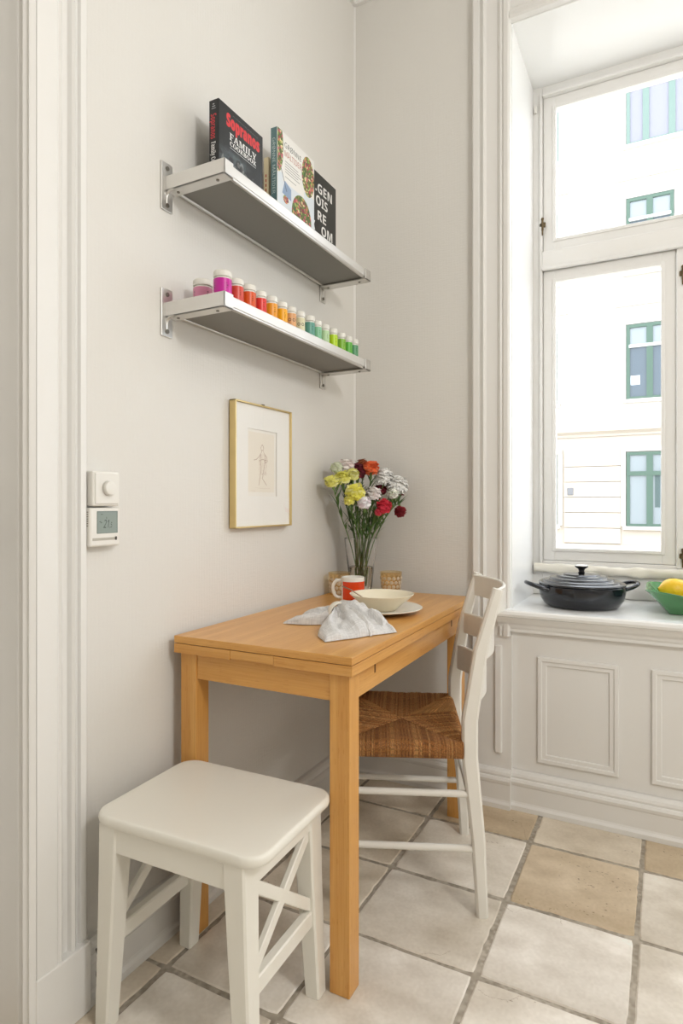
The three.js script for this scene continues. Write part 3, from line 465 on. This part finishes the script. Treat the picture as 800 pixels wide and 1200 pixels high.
// ------------------------------------------------------------------ dining table
const TY = 0.762, TT = 0.013;
const table = group('dining_table', [0.2725, 0, 0.58], TT); tag(table, 'oak dining table with extension leaves standing against the wall', 'table');
{
  const hx = 0.2535, hz = 0.5;
  mesh('tabletop', uvM(rbox(-hx, hx, TY - 0.018, TY, -hz, hz, 0.0015), 'z', [0.3, 0.1]), M.oak, table);
  const y1 = TY - 0.0195, y0 = TY - 0.043;
  mesh('leaf', uvM(rbox(-hx, -hx + 0.176, y0, y1, -hz, hz, 0.001), 'x', [0, 0.5]), M.oak, table);
  mesh('leaf', uvM(rbox(-hx + 0.1765, -hx + 0.302, y0 + 0.003, y1, -hz, hz - 0.001, 0.001), 'x', [0.4, 0.2]), M.oak, table);
  mesh('leaf', uvM(rbox(-hx + 0.3025, hx, y0, y1, -hz, hz, 0.001), 'x', [0.7, 0.9]), M.oak, table);
  mesh('leaf_gap', box(-hx + 0.004, hx - 0.004, y1 - 0.001, TY - 0.017, -hz + 0.004, hz - 0.004), M.oakDark, table);
  const L = 0.05, ix = hx - 0.012, iz = hz - 0.012;
  for (const [sx, sz] of [[1, 1], [-1, 1], [1, -1], [-1, -1]]) { const x1 = sx * ix, z1 = sz > 0 ? iz : -iz + 0.05; const xa = Math.min(x1, x1 - sx * L), za = Math.min(z1, z1 - sz * L);
    mesh('leg', uvM(rbox(xa, xa + L, 0, y0, za, za + L, 0.002), 'y', [sx * 0.3 + 0.5, sz * 0.13]), M.oak, table); }
  const ay = 0.655; 
  mesh('apron', uvM(rbox(-ix + L, ix - L, ay, y0, iz - 0.024, iz - 0.004, 0.001), 'x', [0.2, 0.33]), M.oak, table);
  mesh('apron', uvM(rbox(-ix + L, ix - L, ay, y0, -iz + 0.06, -iz + 0.08, 0.001), 'x'), M.oak, table);
  for (const sx of [1, -1]) mesh('apron', uvM(rbox(Math.min(sx * (ix - 0.004), sx * (ix - 0.024)), Math.max(sx * (ix - 0.004), sx * (ix - 0.024)), ay, y0, -iz + 0.1, iz - L, 0.001), 'z', [0.1, 0.7]), M.oak, table);
  for (const z of [0.34, -0.29]) mesh('guide_slot', box(ix - 0.006, ix - 0.0035, y0 - 0.03, y0 - 0.001, z - 0.0035, z + 0.0035), M.oakDark, table);
}

// ------------------------------------------------------------------ stool
{
  const s = group('step_stool', [0.267, 0, 1.218], 0.03); tag(s, 'white painted wooden stool with crossed side braces beside the table', 'stool');
  const H = 0.452, hx = 0.211, hz = 0.157;
  // dished seat: rounded-rectangle rings from the rim to the centre
  const ring = (k, n = 96) => { const R = 0.042, pts = [], q = n / 4; for (let i = 0; i < n; i++) { const c = Math.floor(i / q), f = (i % q) / (q - 1), a = (c + f) * Math.PI / 2, cx = [1, -1, -1, 1][c], cz = [1, 1, -1, -1][c]; pts.push([(cx * (hx - R) + Math.cos(a) * R) * k, (cz * (hz - R) + Math.sin(a) * R) * k]); } return pts; };
  const prof = [[0, H - 0.023], [0.97, H - 0.023], [0.992, H - 0.02], [1.0, H - 0.013], [0.997, H - 0.006], [0.985, H - 0.0015], [0.965, H], [0.9, H - 0.0008], [0.75, H - 0.003], [0.5, H - 0.0055], [0, H - 0.0065]];
  const g = grid(96, prof.length - 1, (u, t) => { const [k, y] = prof[Math.round(t * (prof.length - 1))]; const i = Math.round(u * 96) % 96; const p = ring(k)[i]; return V(p[0], y, -p[1]); });
  g.translate(0.008, 0, 0); mesh('seat', g, M.white, s);
  const top = H - 0.022, tx = 0.159, tz = 0.126, bx = 0.18, bz = 0.132;
  const leg = (sx, sz) => bar([[sx * bx, 0, sz * bz], [sx * (tx + (bx - tx) * 0.35), top * 0.6, sz * (tz + (bz - tz) * 0.35)], [sx * tx, top, sz * tz]], [0.036, 0.044, 0.05], [0.036, 0.046, 0.052], [1, 0, 0], 0.004);
  for (const [sx, sz] of [[1, 1], [-1, 1], [1, -1], [-1, -1]]) mesh('leg', leg(sx, sz), M.white, s);
  for (const sz of [1, -1]) mesh('apron', rbox(-tx, tx, top - 0.055, top, sz > 0 ? tz + 0.002 : -tz - 0.022, sz > 0 ? tz + 0.022 : -tz - 0.002, 0.003), M.white, s);
  for (const sx of [1, -1]) { mesh('apron', rbox(sx > 0 ? tx + 0.002 : -tx - 0.022, sx > 0 ? tx + 0.022 : -tx - 0.002, top - 0.055, top, -tz, tz, 0.003), M.white, s);
    const xl = tx + (bx - tx) * 0.5, yl = 0.18; mesh('stretcher', bar([[sx * (xl + 0.004), yl, -0.14], [sx * (xl + 0.004), yl, 0.14]], 0.022, 0.036, [1, 0, 0], 0.003), M.white, s);
    for (const d of [1, -1]) mesh('cross_brace', bar([[sx * (xl + 0.004), yl + 0.02, -0.122 * d], [sx * (tx + 0.012), top - 0.05, 0.118 * d]], 0.014, 0.024, [1, 0, 0], 0.002), M.white, s); }
}

// ------------------------------------------------------------------ rush seated chair
{
  const th = Math.atan2(-0.92, 0.39), c = group('dining_chair', [0.441, 0, 0.5365], th); tag(c, 'white ladder-back chair with woven rush seat pushed under the table', 'chair');
  const SH = 0.462;
  for (const s of [1, -1]) mesh('rear_leg', bar([[s * 0.207, 0, -0.2], [s * 0.204, 0.2, -0.19], [s * 0.2, 0.42, -0.168], [s * 0.199, 0.52, -0.168], [s * 0.198, 0.7, -0.196], [s * 0.196, 0.87, -0.243]], [0.03, 0.032, 0.034, 0.034, 0.032, 0.03], [0.03, 0.036, 0.042, 0.042, 0.036, 0.026], [1, 0, 0], 0.006), M.chairWhite, c);
  for (const s of [1, -1]) mesh('front_leg', bar([[s * 0.208, 0, 0.175], [s * 0.208, 0.44, 0.175]], [0.028, 0.036], [0.028, 0.036], [1, 0, 0], 0.008), M.chairWhite, c);
  // curved back slats
  for (const [y0, y1] of [[0.797, 0.866], [0.672, 0.742], [0.553, 0.634]]) { const zz = (y) => -0.168 - 0.075 * Math.pow(Math.max(0, (y - 0.52) / 0.35), 1.5), n = 16;
    const g = []; const pts = []; for (let i = 0; i <= n; i++) { const u = i / n * 2 - 1; pts.push([u * 0.19, (y0 + y1) / 2, zz((y0 + y1) / 2) - 0.058 * (1 - u * u)]); }
    mesh('back_slat', bar(pts, y1 - y0, 0.011, [0, 1, 0], 0.003), M.chairWhite, c); }
  const R = 0.0095; for (const s of [1, -1]) for (const y of [0.176, 0.322]) mesh('side_stretcher', rod([s * 0.205, y, -0.19], [s * 0.208, y, 0.175], R), M.chairWhite, c);
  for (const y of [0.2, 0.35]) mesh('front_stretcher', rod([-0.208, y, 0.175], [0.208, y, 0.175], R), M.chairWhite, c);
  mesh('rear_stretcher', rod([-0.203, 0.25, -0.186], [0.203, 0.25, -0.186], R), M.chairWhite, c);
  for (const s of [1, -1]) mesh('seat_rail', rod([s * 0.2, SH - 0.018, -0.165], [s * 0.208, SH - 0.018, 0.175], 0.011), M.chairWhite, c);
  // woven rush: cords laid over each rail toward the middle in four fields
  const corners = [[-0.214, -0.15], [0.214, -0.15], [0.222, 0.182], [-0.222, 0.182]].map(([x, z]) => V(x, 0, z)), mid = V(0, 0, 0.012), rr = rng(31);
  const tints = ['#a06d3c', '#ac7a47', '#946234', '#b78851'], fleck = tints.map((t, q) => { const c = new THREE.Color(t).convertLinearToSRGB(), n = noise2(401 + q), tx = dataTex(128, 16, (u, v) => { const k = 0.62 + 0.75 * n(u * 64, v * 8, 64, 8); return [clamp(c.r * 255 * k), clamp(c.g * 255 * k), clamp(c.b * 255 * k)]; }, true); tx.repeat.set(2, 1); return tx; }), mats = fleck.map((map) => new THREE.MeshStandardMaterial({ map, roughness: 0.8 }));   // flecked twisted rush
  for (let q = 0; q < 4; q++) { const A = corners[q], B = corners[(q + 1) % 4], e = B.clone().sub(A), inw = V(-e.z, 0, e.x).normalize(); if (inw.dot(mid.clone().sub(A)) < 0) inw.negate();
    const len = e.length(), n = Math.round(len / 0.0046), geos = [[], [], [], []];
    for (let k = 0; k < n; k++) { const f = (k + 0.5) / n, O = A.clone().addScaledVector(e, f); // length to the seam: min distance to the two diagonals
      const reach = (P) => { const d = mid.clone().sub(P), o = O.clone().sub(P), den = d.x * inw.z - d.z * inw.x; return (o.z * d.x - o.x * d.z) / -den; };
      let L = Math.min(...[A, B].map(reach).filter((v) => v > 0)); L = Math.max(0.004, L);
      const dz = (rr() - 0.5) * 0.0012, y = (t) => SH + dz - 0.012 * Math.min(1, (t / 0.2)) ** 0.8, pts = [O.clone().setY(SH - 0.042), O.clone().addScaledVector(inw, -0.007).setY(SH - 0.036), O.clone().addScaledVector(inw, -0.011).setY(SH - 0.02 + dz), O.clone().addScaledVector(inw, -0.005).setY(SH - 0.004 + dz), O.clone().addScaledVector(inw, 0.006).setY(SH + dz)];
      if (L > 0.02) pts.push(O.clone().addScaledVector(inw, L * 0.5).setY(y(L * 0.5))); pts.push(O.clone().addScaledVector(inw, L).setY(y(L) - 0.003));
      geos[Math.floor(rr() * 4)].push(new THREE.TubeGeometry(new THREE.CatmullRomCurve3(pts, false, 'centripetal'), 12, 0.0025, 5, false)); }
    geos.forEach((g, i) => { if (g.length) { const m = mesh('rush_field', g, mats[i], c); m.userData.kind = 'stuff'; } }); }
  mesh('rush_core', shapeSlab(corners.map((p) => [p.x * 0.98, p.z * 0.98]), SH - 0.036, SH - 0.016), std('#7d5731', 0.9), c);
  function shapeSlab(pts, y0, y1) { return new THREE.ExtrudeGeometry(shapeOf(pts.map(([x, z]) => [x, -z])), { depth: y1 - y0, bevelEnabled: false }).rotateX(-Math.PI / 2).translate(0, y0, 0); }
}

// ------------------------------------------------------------------ things on the table
const TOP = TY + 0.0005;
{ // plate and bowl with spoon
  const p = mesh('plate', lathe([[0, 0.004], [0.055, 0.004], [0.056, 0], [0.066, 0], [0.068, 0.003], [0.1, 0.01], [0.129, 0.016], [0.131, 0.018], [0.129, 0.0195], [0.1, 0.0145], [0.068, 0.008], [0, 0.008]], 64), std('#efe9dc', 0.22)); p.position.set(0.356, TOP, 0.535); tag(p, 'off-white plate under the cream bowl', 'plate');
  const cream = std('#f3e9d0', 0.25), b = mesh('bowl', lathe([[0, 0.002], [0.036, 0.002], [0.038, 0], [0.044, 0], [0.046, 0.004], [0.062, 0.017], [0.084, 0.035], [0.0985, 0.048], [0.1, 0.05], [0.098, 0.0505], [0.094, 0.0485], [0.078, 0.036], [0.058, 0.021], [0.04, 0.0085], [0, 0.007]], 64), cream); b.position.set(0.360, TOP + 0.0085, 0.53); tag(b, 'cream ceramic bowl standing on the plate', 'bowl');
  const s = group('spoon', [0.36, TOP + 0.0085, 0.53]); tag(s, 'dark metal spoon resting over the rim of the cream bowl', 'spoon');
  const sm = new THREE.MeshStandardMaterial({ color: '#a58a70', metalness: 0.8, roughness: 0.3 });
  mesh('handle', bar([[-0.122, 0.068, 0.03], [-0.096, 0.058, 0.024], [-0.06, 0.036, 0.014], [-0.03, 0.017, 0.006]], [0.011, 0.009, 0.006, 0.005], 0.0025, [0.25, 0, 1], 0.0008), sm, s);
  mesh('spoon_bowl', new THREE.SphereGeometry(1, 20, 10, 0, Math.PI * 2, Math.PI / 2, Math.PI / 2).scale(0.023, 0.006, 0.015).rotateY(0.25).translate(-0.008, 0.016, 0.003), sm, s);
}
{ // mug
  const m = group('mug', [0.207, TOP, 0.425]); tag(m, 'orange and white mug with white handle beside the bowl', 'mug');
  const wh = std('#f1ede4', 0.2), R = 0.0385, H = 0.091;
  mesh('body', lathe([[0, 0.002], [R - 0.004, 0], [R, 0.003], [R, H - 0.002], [R - 0.0015, H], [R - 0.0035, H - 0.002], [R - 0.0035, 0.006], [0, 0.005]], 56), wh, m);
  const hd = V(-0.93, 0, 0.36).normalize(), ang = Math.atan2(hd.x, hd.z);
  mesh('orange_band', new THREE.CylinderGeometry(R + 0.0004, R + 0.0004, 0.06, 56, 1, true, ang + 0.62, Math.PI * 2 - 1.24).translate(0, 0.047, 0), std('#e2430f', 0.22), m);
  const hp = (r, y) => hd.clone().multiplyScalar(r).setY(y);
  mesh('handle', new THREE.TubeGeometry(new THREE.CatmullRomCurve3([hp(R - 0.003, 0.076), hp(R + 0.016, 0.077), hp(R + 0.028, 0.062), hp(R + 0.028, 0.042), hp(R + 0.018, 0.024), hp(R - 0.003, 0.02)]), 30, 0.006, 10, false), wh, m);
}
{ // amber votive glasses
  const amber = new THREE.MeshPhysicalMaterial({ color: '#faf0da', roughness: 0.12, transmission: 0.96, thickness: 0, ior: 1.45 }), dots = new THREE.MeshPhysicalMaterial({ color: '#f8efdc', roughness: 0.35, transmission: 0.6, thickness: 0 });
  for (const [x, z, label] of [[0.222, 0.135, 'amber dotted votive glass standing right of the vase near the back wall'], [0.062, 0.25, 'amber dotted votive glass standing behind the orange mug']]) {
    const v = group('votive_glass', [x, TOP, z]); tag(v, label, 'votive glass', 'amber votive glasses');
    const R0 = 0.033, R1 = 0.0425, H = 0.08; mesh('cup', lathe([[0, 0], [R0, 0], [R0 + 0.001, 0.003], [R1, H], [R1 - 0.002, H + 0.001], [R1 - 0.003, H], [R0 - 0.002, 0.006], [0, 0.006]], 40), amber, v);
    const g = []; for (let j = 0; j < 4; j++) for (let i = 0; i < 14; i++) { const y = 0.011 + j * 0.0155, a = (i + (j % 2) / 2) / 14 * Math.PI * 2, R = R0 + (R1 - R0) * y / H; g.push(new THREE.SphereGeometry(0.0072, 10, 5).scale(1, 1, 0.28).translate(0, 0, R).rotateY(a).translate(0, y, 0)); }
    mesh('embossed_dots', g, dots, v);
  }
}
const VX = 0.112, VZ = 0.168;
{ // vase with water
  const v = group('vase', [VX, TOP, VZ]); tag(v, 'clear tapered glass vase holding the bouquet on the table', 'vase');
  const gl = new THREE.MeshPhysicalMaterial({ color: '#ffffff', roughness: 0.01, transmission: 1, thickness: 0.003, ior: 1.45 });
  mesh('glass_wall', lathe([[0, 0], [0.038, 0], [0.04, 0.003], [0.0635, 0.204], [0.0635, 0.2065], [0.0605, 0.2065], [0.0375, 0.012], [0, 0.01]], 56), gl, v);
  mesh('water', lathe([[0, 0.0105], [0.0368, 0.0125], [0.0464, 0.094], [0, 0.094]], 48), new THREE.MeshPhysicalMaterial({ color: '#ffffff', roughness: 0, transmission: 1, thickness: 0.05, ior: 1.33, attenuationColor: new THREE.Color('#e6ecd8'), attenuationDistance: 0.3 }), v);
}
{ // carnations
  const stemM = std('#5b7a3c', 0.6), stemD = std('#3f5a2b', 0.65), leafM = new THREE.MeshPhysicalMaterial({ color: '#55753f', roughness: 0.7, transmission: 0.15, thickness: 0 }), calyxM = std('#6d9050', 0.6);
  const petalM = {}; const pm = (c) => petalM[c] ??= std(c, 0.8);
  const F = [ // x, y, z of the head, radius, colours, label, droop
    [0.071, 1.238, 0.289, 0.019, ['#e6ead0', '#d6e0b4'], 'small greenish white carnation at the wall side of the bouquet'],
    [0.083, 1.247, 0.237, 0.026, ['#f8efe9', '#f3e0da'], 'blush white carnation beside the dark red one high in the bouquet'],
    [0.073, 1.186, 0.333, 0.021, ['#eeea78', '#f3efa0'], 'yellow carnation nearest the left wall'],
    [0.092, 1.200, 0.289, 0.025, ['#eee96f', '#f4f0a0'], 'yellow carnation between two other yellow carnations'],
    [0.112, 1.214, 0.245, 0.023, ['#ede986', '#f3f0ae'], 'yellow carnation just below the dark red bloom'],
    [0.102, 1.233, 0.182, 0.029, ['#5d1020', '#7a1528'], 'deep wine red carnation beside the orange bloom'],
    [0.148, 1.243, 0.158, 0.027, ['#ef6a38', '#f59064'], 'orange carnation on top of the bouquet'],
    [0.102, 1.258, 0.137, 0.019, ['#8d4a26', '#b0562c'], 'rust coloured carnation between wine red and orange blooms'],
    [0.185, 1.211, 0.115, 0.031, ['#fcfbf8', '#f6f4ee'], 'large white carnation beside the orange bloom'],
    [0.229, 1.182, 0.093, 0.036, ['#fcfbf8', '#f7f5f0'], 'largest white carnation on the window side of the bouquet'],
    [0.147, 1.149, 0.294, 0.03, ['#f1ea62', '#f5f09a'], 'large yellow carnation low in the middle of the bouquet'],
    [0.135, 1.115, 0.312, 0.016, ['#eee65e', '#f3ee90'], 'small yellow carnation under the large yellow one'],
    [0.177, 1.109, 0.278, 0.022, ['#faf6f7', '#eddde4'], 'white carnation tinged pink beside the low yellow blooms'],
    [0.184, 1.144, 0.206, 0.024, ['#faf4f1', '#f3e6e2'], 'white carnation in the middle of the bouquet'],
    [0.174, 1.159, 0.122, 0.02, ['#6d1424', '#8a1b2e'], 'dark red carnation behind the middle white one'],
    [0.241, 1.141, 0.154, 0.018, ['#f1efe6', '#dfe4cf'], 'small white bud-like carnation under the largest white bloom'],
    [0.222, 1.153, 0.051, 0.019, ['#78101f', '#93182a'], 'dark red carnation behind the largest white bloom'],
    [0.226, 1.097, 0.207, 0.024, ['#c11a30', '#d8344a'], 'crimson carnation low on the window side'],
    [0.208, 1.072, 0.217, 0.013, ['#dc3a4e', '#e65a68'], 'small coral red carnation below the crimson one'],
    [0.263, 1.065, 0.142, 0.019, ['#7a1622', '#93202c'], 'drooping dark red carnation hanging at the side', 1]];
  const r = rng(77), mouth = V(VX, TY + 0.19, VZ);
  F.forEach(([hx, hy, hz, R, cols, label, droop]) => {
    const head = V(hx, hy, hz);
    const f = group('carnation', [head.x, head.y, head.z]); tag(f, label, 'flower', 'carnations in the bouquet');
    const a = r() * 6.28, q = Math.sqrt(r()) * 0.02, base = V(VX + Math.cos(a) * q, TY + 0.02 + 0.02 * r(), VZ + Math.sin(a) * q).sub(head), mo = V(mouth.x + (head.x - mouth.x) * 0.25 + (r() - 0.5) * 0.025, mouth.y, mouth.z + (head.z - mouth.z) * 0.25 + (r() - 0.5) * 0.025).sub(head);
    let axis = mo.clone().negate().normalize().multiplyScalar(0.6).add(V((r() - 0.5) * 0.3, 0.7, (r() - 0.5) * 0.3 + 0.15)).normalize(); if (droop) axis = V(0.25, -0.9, 0.3).normalize();
    const neck = axis.clone().multiplyScalar(-R * 0.9), cal = axis.clone().multiplyScalar(-R * 1.9);
    const path = droop ? [base, mo, V(-0.03, 0.005, 0.01).add(mo.clone().multiplyScalar(0.2)), V(-0.022, 0.03, -0.01), V(-0.004, 0.034, -0.006), cal] : [base, mo, mo.clone().multiplyScalar(0.5).add(V((r() - 0.5) * 0.012, 0, (r() - 0.5) * 0.012)), cal];
    mesh('stem', new THREE.TubeGeometry(new THREE.CatmullRomCurve3(path), 28, 0.0021, 6, false), r() < 0.5 ? stemM : stemD, f);
    const qa = new THREE.Quaternion().setFromUnitVectors(V(0, 1, 0), axis);
    mesh('calyx', lathe([[0.002, -R * 2.0], [0.0045, -R * 1.8], [0.006, -R * 1.2], [R * 0.36, -R * 0.5], [R * 0.3, -R * 0.4], [0, -R * 0.5]], 12).applyQuaternion(qa), calyxM, f);
    // ruffled petals on a flattened ball
    const P = [[], []], RB = R * 1.15, n = Math.round(95 + R * 1300);
    for (let k = 0; k < n; k++) { const t = (k + 0.5) / n, el = Math.acos(1 - t * 1.5), az = k * 2.39996 + r() * 0.5, ph = r() * 6, len = RB * (0.95 + 0.3 * r()), wd = RB * (0.26 + 0.12 * r()), tw = (r() - 0.5) * 0.9, bend = 0.5 + 0.9 * r();
      const g = grid(6, 4, (s, b) => { const x = (s - 0.5) * 2 * wd * (0.25 + 0.75 * b), q = Math.sin(s * 17 + ph), f = bend * b * b; return V(x, len * (b - f * f * 0.18 * b) - (b > 0.95 ? RB * 0.09 * Math.abs(q) : 0), len * f * b * 0.42 + b * b * RB * 0.09 * q); });
      g.rotateY(tw); g.rotateX(el * 0.94); g.rotateY(az); g.applyQuaternion(qa); g.translate(...axis.clone().multiplyScalar(-RB * 0.25).toArray()); P[r() < 0.6 ? 0 : 1].push(g); }
    P[0].push(new THREE.SphereGeometry(RB * 0.72, 16, 12).scale(1, 0.8, 1).applyQuaternion(qa).translate(...axis.clone().multiplyScalar(RB * 0.05).toArray()));
    P.forEach((gs, k) => gs.length && mesh('petals', gs, pm(cols[k]), f));
    // narrow leaves along the stem
    const cv = new THREE.CatmullRomCurve3(path), lv = [];
    for (let k = 0; k < 14; k++) { const t = 0.4 + 0.042 * k + 0.03 * r(), o = cv.getPoint(Math.min(0.97, t)), az = r() * 6.28, L = 0.022 + 0.034 * r(), up = 0.5 + 0.8 * r(), W = 0.0026 + 0.002 * r();
      lv.push(grid(2, 6, (s, b) => { const p = V((s - 0.5) * 2 * W * Math.sin(Math.PI * (0.12 + 0.86 * b)), b * L * up, b * L * (0.35 + 0.5 * b)); return p.applyAxisAngle(V(0, 1, 0), az).add(o); })); }
    mesh('leaves', lv, leafM, f);
  });
}
{ // grey linen napkin drawn through a ring
  const n = group('napkin', [0.325, TOP, 0.75]); tag(n, 'crumpled grey linen napkin drawn through a pale ring in front of the bowl', 'napkin');
  const nz = noise2(201), lin = dataTex(256, 256, (u, v) => { const k = (nA(u * 128, v * 12, 128, 12) - 0.5) * 22 + (nB(u * 12, v * 128, 12, 128) - 0.5) * 22; return [clamp(216 + k), clamp(214 + k), clamp(212 + k)]; }, true, 0.25, 0.25);
  const mat = new THREE.MeshStandardMaterial({ map: lin, roughness: 0.9, side: THREE.DoubleSide });
  const tail = (end, L, W, hgt, pleats, seed, skew) => { const d = V(end[0], 0, end[1]).normalize(), p = V(-d.z, 0, d.x), sm = (x) => x * x * (3 - 2 * x);
    return grid(96, 56, (s, t) => { const a = s * 2 - 1, open = sm(Math.min(1, t * 1.25)), w = 0.02 + (W - 0.02) * open, l = t * L * (1 + skew * a * t);
      const env = Math.sqrt(Math.max(0, 1 - Math.abs(a) ** 5)) * Math.sqrt(Math.max(0, 1 - t ** 7)), wob = nz(t * 3 + seed, 5 + s * 2, 64, 64);
      const fold = Math.sin(a * pleats * 2.2 + seed + 1.8 * wob + t * 0.8), sharp = Math.sign(fold) * Math.sqrt(Math.abs(fold));
      const y = hgt * (0.62 + 0.27 * sharp * (0.35 + 0.65 * t) + 0.36 * (nz(s * 5 + seed, t * 4, 64, 64) - 0.5) + 0.24 * (nz(s * 12, t * 8 + seed, 64, 64) - 0.5)) * (1 - 0.35 * t + 0.1 * Math.sin(t * 5));
      return V(0, 0.0012 + Math.max(0, y) * env, 0).addScaledVector(d, l + 0.016 * (nz(s * 5, t * 4 + seed, 64, 64) - 0.5) * t).addScaledVector(p, a * w + 0.01 * Math.sin(t * 4 + seed) * t); }); };
  mesh('linen', uvScale(tail([0.125, 0.13], 0.19, 0.105, 0.064, 3.3, 1.3, 0.15)), mat, n);
  mesh('linen', uvScale(tail([0.17, 0.06], 0.17, 0.055, 0.078, 2.1, 2.6, 0.1)), mat, n);
  mesh('linen', uvScale(tail([-0.13, 0.03], 0.13, 0.055, 0.05, 2.2, 4.1, -0.1)), mat, n);
  const ring = mesh('napkin_ring', new THREE.TorusGeometry(0.027, 0.0045, 10, 36).scale(1, 1, 2.6).rotateY(Math.atan2(0.135, 0.11)).translate(0, 0.031, 0), std('#ece6d8', 0.5), n);
  function uvScale(g) { const u = g.attributes.uv; for (let i = 0; i < u.count; i++) u.setXY(i, u.getX(i) * 0.4, u.getY(i) * 0.3); return g; }
}

// ------------------------------------------------------------------ things on the window sill
const SILL = 0.7195;
{ // low casserole
  const p = group('casserole_pot', [0.862, SILL, -0.165], YAW); tag(p, 'dark blue-black enamelled casserole with ridged lid and two loop handles', 'pot');
  const en = new THREE.MeshPhysicalMaterial({ color: '#10141d', roughness: 0.2, clearcoat: 0.2, clearcoatRoughness: 0.08 }), enL = new THREE.MeshPhysicalMaterial({ color: '#16181e', roughness: 0.16, clearcoat: 0.4, clearcoatRoughness: 0.06 });
  mesh('body', lathe([[0, 0.003], [0.108, 0.003], [0.112, 0], [0.12, 0.001], [0.132, 0.008], [0.146, 0.03], [0.151, 0.055], [0.152, 0.077], [0.15, 0.08], [0.146, 0.08], [0.145, 0.055], [0.13, 0.014], [0, 0.008]], 72), en, p);
  const lid = mesh('lid', lathe([[0.15, 0.081], [0.153, 0.083], [0.153, 0.087], [0.146, 0.09], [0.137, 0.0905], [0.135, 0.0955], [0.131, 0.0965], [0.115, 0.0985], [0.113, 0.1045], [0.109, 0.1055], [0.091, 0.107], [0.089, 0.1125], [0.085, 0.1135], [0.066, 0.1145], [0.064, 0.1188], [0.06, 0.1195], [0.03, 0.1212], [0.014, 0.1222], [0, 0.1222], [0, 0.1], [0.144, 0.081]], 72), enL, p);
  mesh('knob', lathe([[0, 0.121], [0.012, 0.1225], [0.0095, 0.129], [0.012, 0.137], [0.0215, 0.143], [0.0235, 0.147], [0.021, 0.1505], [0, 0.1515]], 32), std('#17181c', 0.3), lid);
  mesh('knob_cap', lathe([[0, 0.1535], [0.018, 0.1525], [0.0225, 0.1505], [0.0235, 0.148], [0.021, 0.1495], [0, 0.151]], 32), new THREE.MeshStandardMaterial({ color: '#efefec', metalness: 0.35, roughness: 0.25 }), lid);
  for (const s of [1, -1]) mesh('handle', new THREE.TubeGeometry(new THREE.CatmullRomCurve3([V(s * 0.138, 0.066, 0.052), V(s * 0.168, 0.074, 0.047), V(s * 0.196, 0.084, 0.03), V(s * 0.203, 0.087, 0), V(s * 0.196, 0.084, -0.03), V(s * 0.168, 0.074, -0.047), V(s * 0.138, 0.066, -0.052)]), 30, 0.0075, 10, false).scale(1, 1, 1), en, p);
}
{ // square green bowl with fruit
  const b = group('fruit_bowl', [1.225, SILL, -0.19]); tag(b, 'square flared green glazed bowl with drooping rim on the sill', 'bowl');
  const gl = new THREE.MeshPhysicalMaterial({ color: '#4f8d57', roughness: 0.16, clearcoat: 0.7, clearcoatRoughness: 0.05 });
  const sq = (t) => { const a = t * Math.PI * 2, c = Math.cos(a), s = Math.sin(a), e = 9, m = Math.pow(Math.abs(c) ** e + Math.abs(s) ** e, -1 / e); return [c * m, s * m, Math.pow(Math.abs(Math.sin(2 * a)), 2)]; };
  const prof = [[0, 0.0], [0.075, 0.0], [0.08, 0.002], [0.115, 0.045], [0.146, 0.081], [0.15, 0.083], [0.149, 0.086], [0.143, 0.084], [0.112, 0.05], [0.074, 0.008], [0, 0.006]];
  const g = grid(96, prof.length - 1, (u, t) => { const k = Math.round(t * (prof.length - 1)), [R, y] = prof[k], [x, z, c] = sq(u), rim = Math.min(1, R / 0.15) * (y / 0.086); return V(x * R, y - (1 - c) * 0.014 * rim * rim, z * R); });
  mesh('bowl_body', g, gl, b);
  const fruit = (name, label, cat, pos, col, prof, rot) => { const f = group(name, pos); f.rotation.set(...rot); tag(f, label, cat, 'fruit in the green bowl'); const nz = noise2(300 + name.length); const bump = dataTex(128, 128, (u, v) => { const k = nz(u * 48, v * 48, 48, 48) * 200; return [k, k, k]; }, false);
    mesh('peel', lathe(prof, 36), new THREE.MeshStandardMaterial({ color: col, roughness: 0.42, bumpMap: bump, bumpScale: 0.0006 }), f); mesh('stem_scar', new THREE.SphereGeometry(0.0035, 10, 6).scale(1, 0.5, 1).translate(0, prof[0][1] - 0.0005, 0), std('#7d8440', 0.8), f); return f; };
  const lem = [[0, 0.056], [0.004, 0.055], [0.009, 0.05], [0.02, 0.044], [0.031, 0.034], [0.039, 0.019], [0.041, 0], [0.039, -0.019], [0.031, -0.033], [0.02, -0.043], [0.009, -0.049], [0.006, -0.054], [0, -0.055]];
  const ora = Array.from({ length: 15 }, (_, i) => { const a = i / 14 * Math.PI; return [Math.sin(a) * 0.04, Math.cos(a) * 0.038]; });
  fruit('lemon', 'yellow lemon lying at the near side of the green bowl', 'lemon', [1.168, SILL + 0.078, -0.16], '#f0c21c', lem, [0.1, 0.3, 1.45]);
  fruit('orange', 'orange beside the yellow lemon in the green bowl', 'orange', [1.255, SILL + 0.062, -0.135], '#e8781e', ora, [0.3, 0, 0.2]);
  fruit('lemon', 'second lemon behind the orange in the green bowl', 'lemon', [1.255, SILL + 0.072, -0.225], '#efc526', lem, [1.3, 0.2, 0.3]);
}

renderer.render(scene, camera);
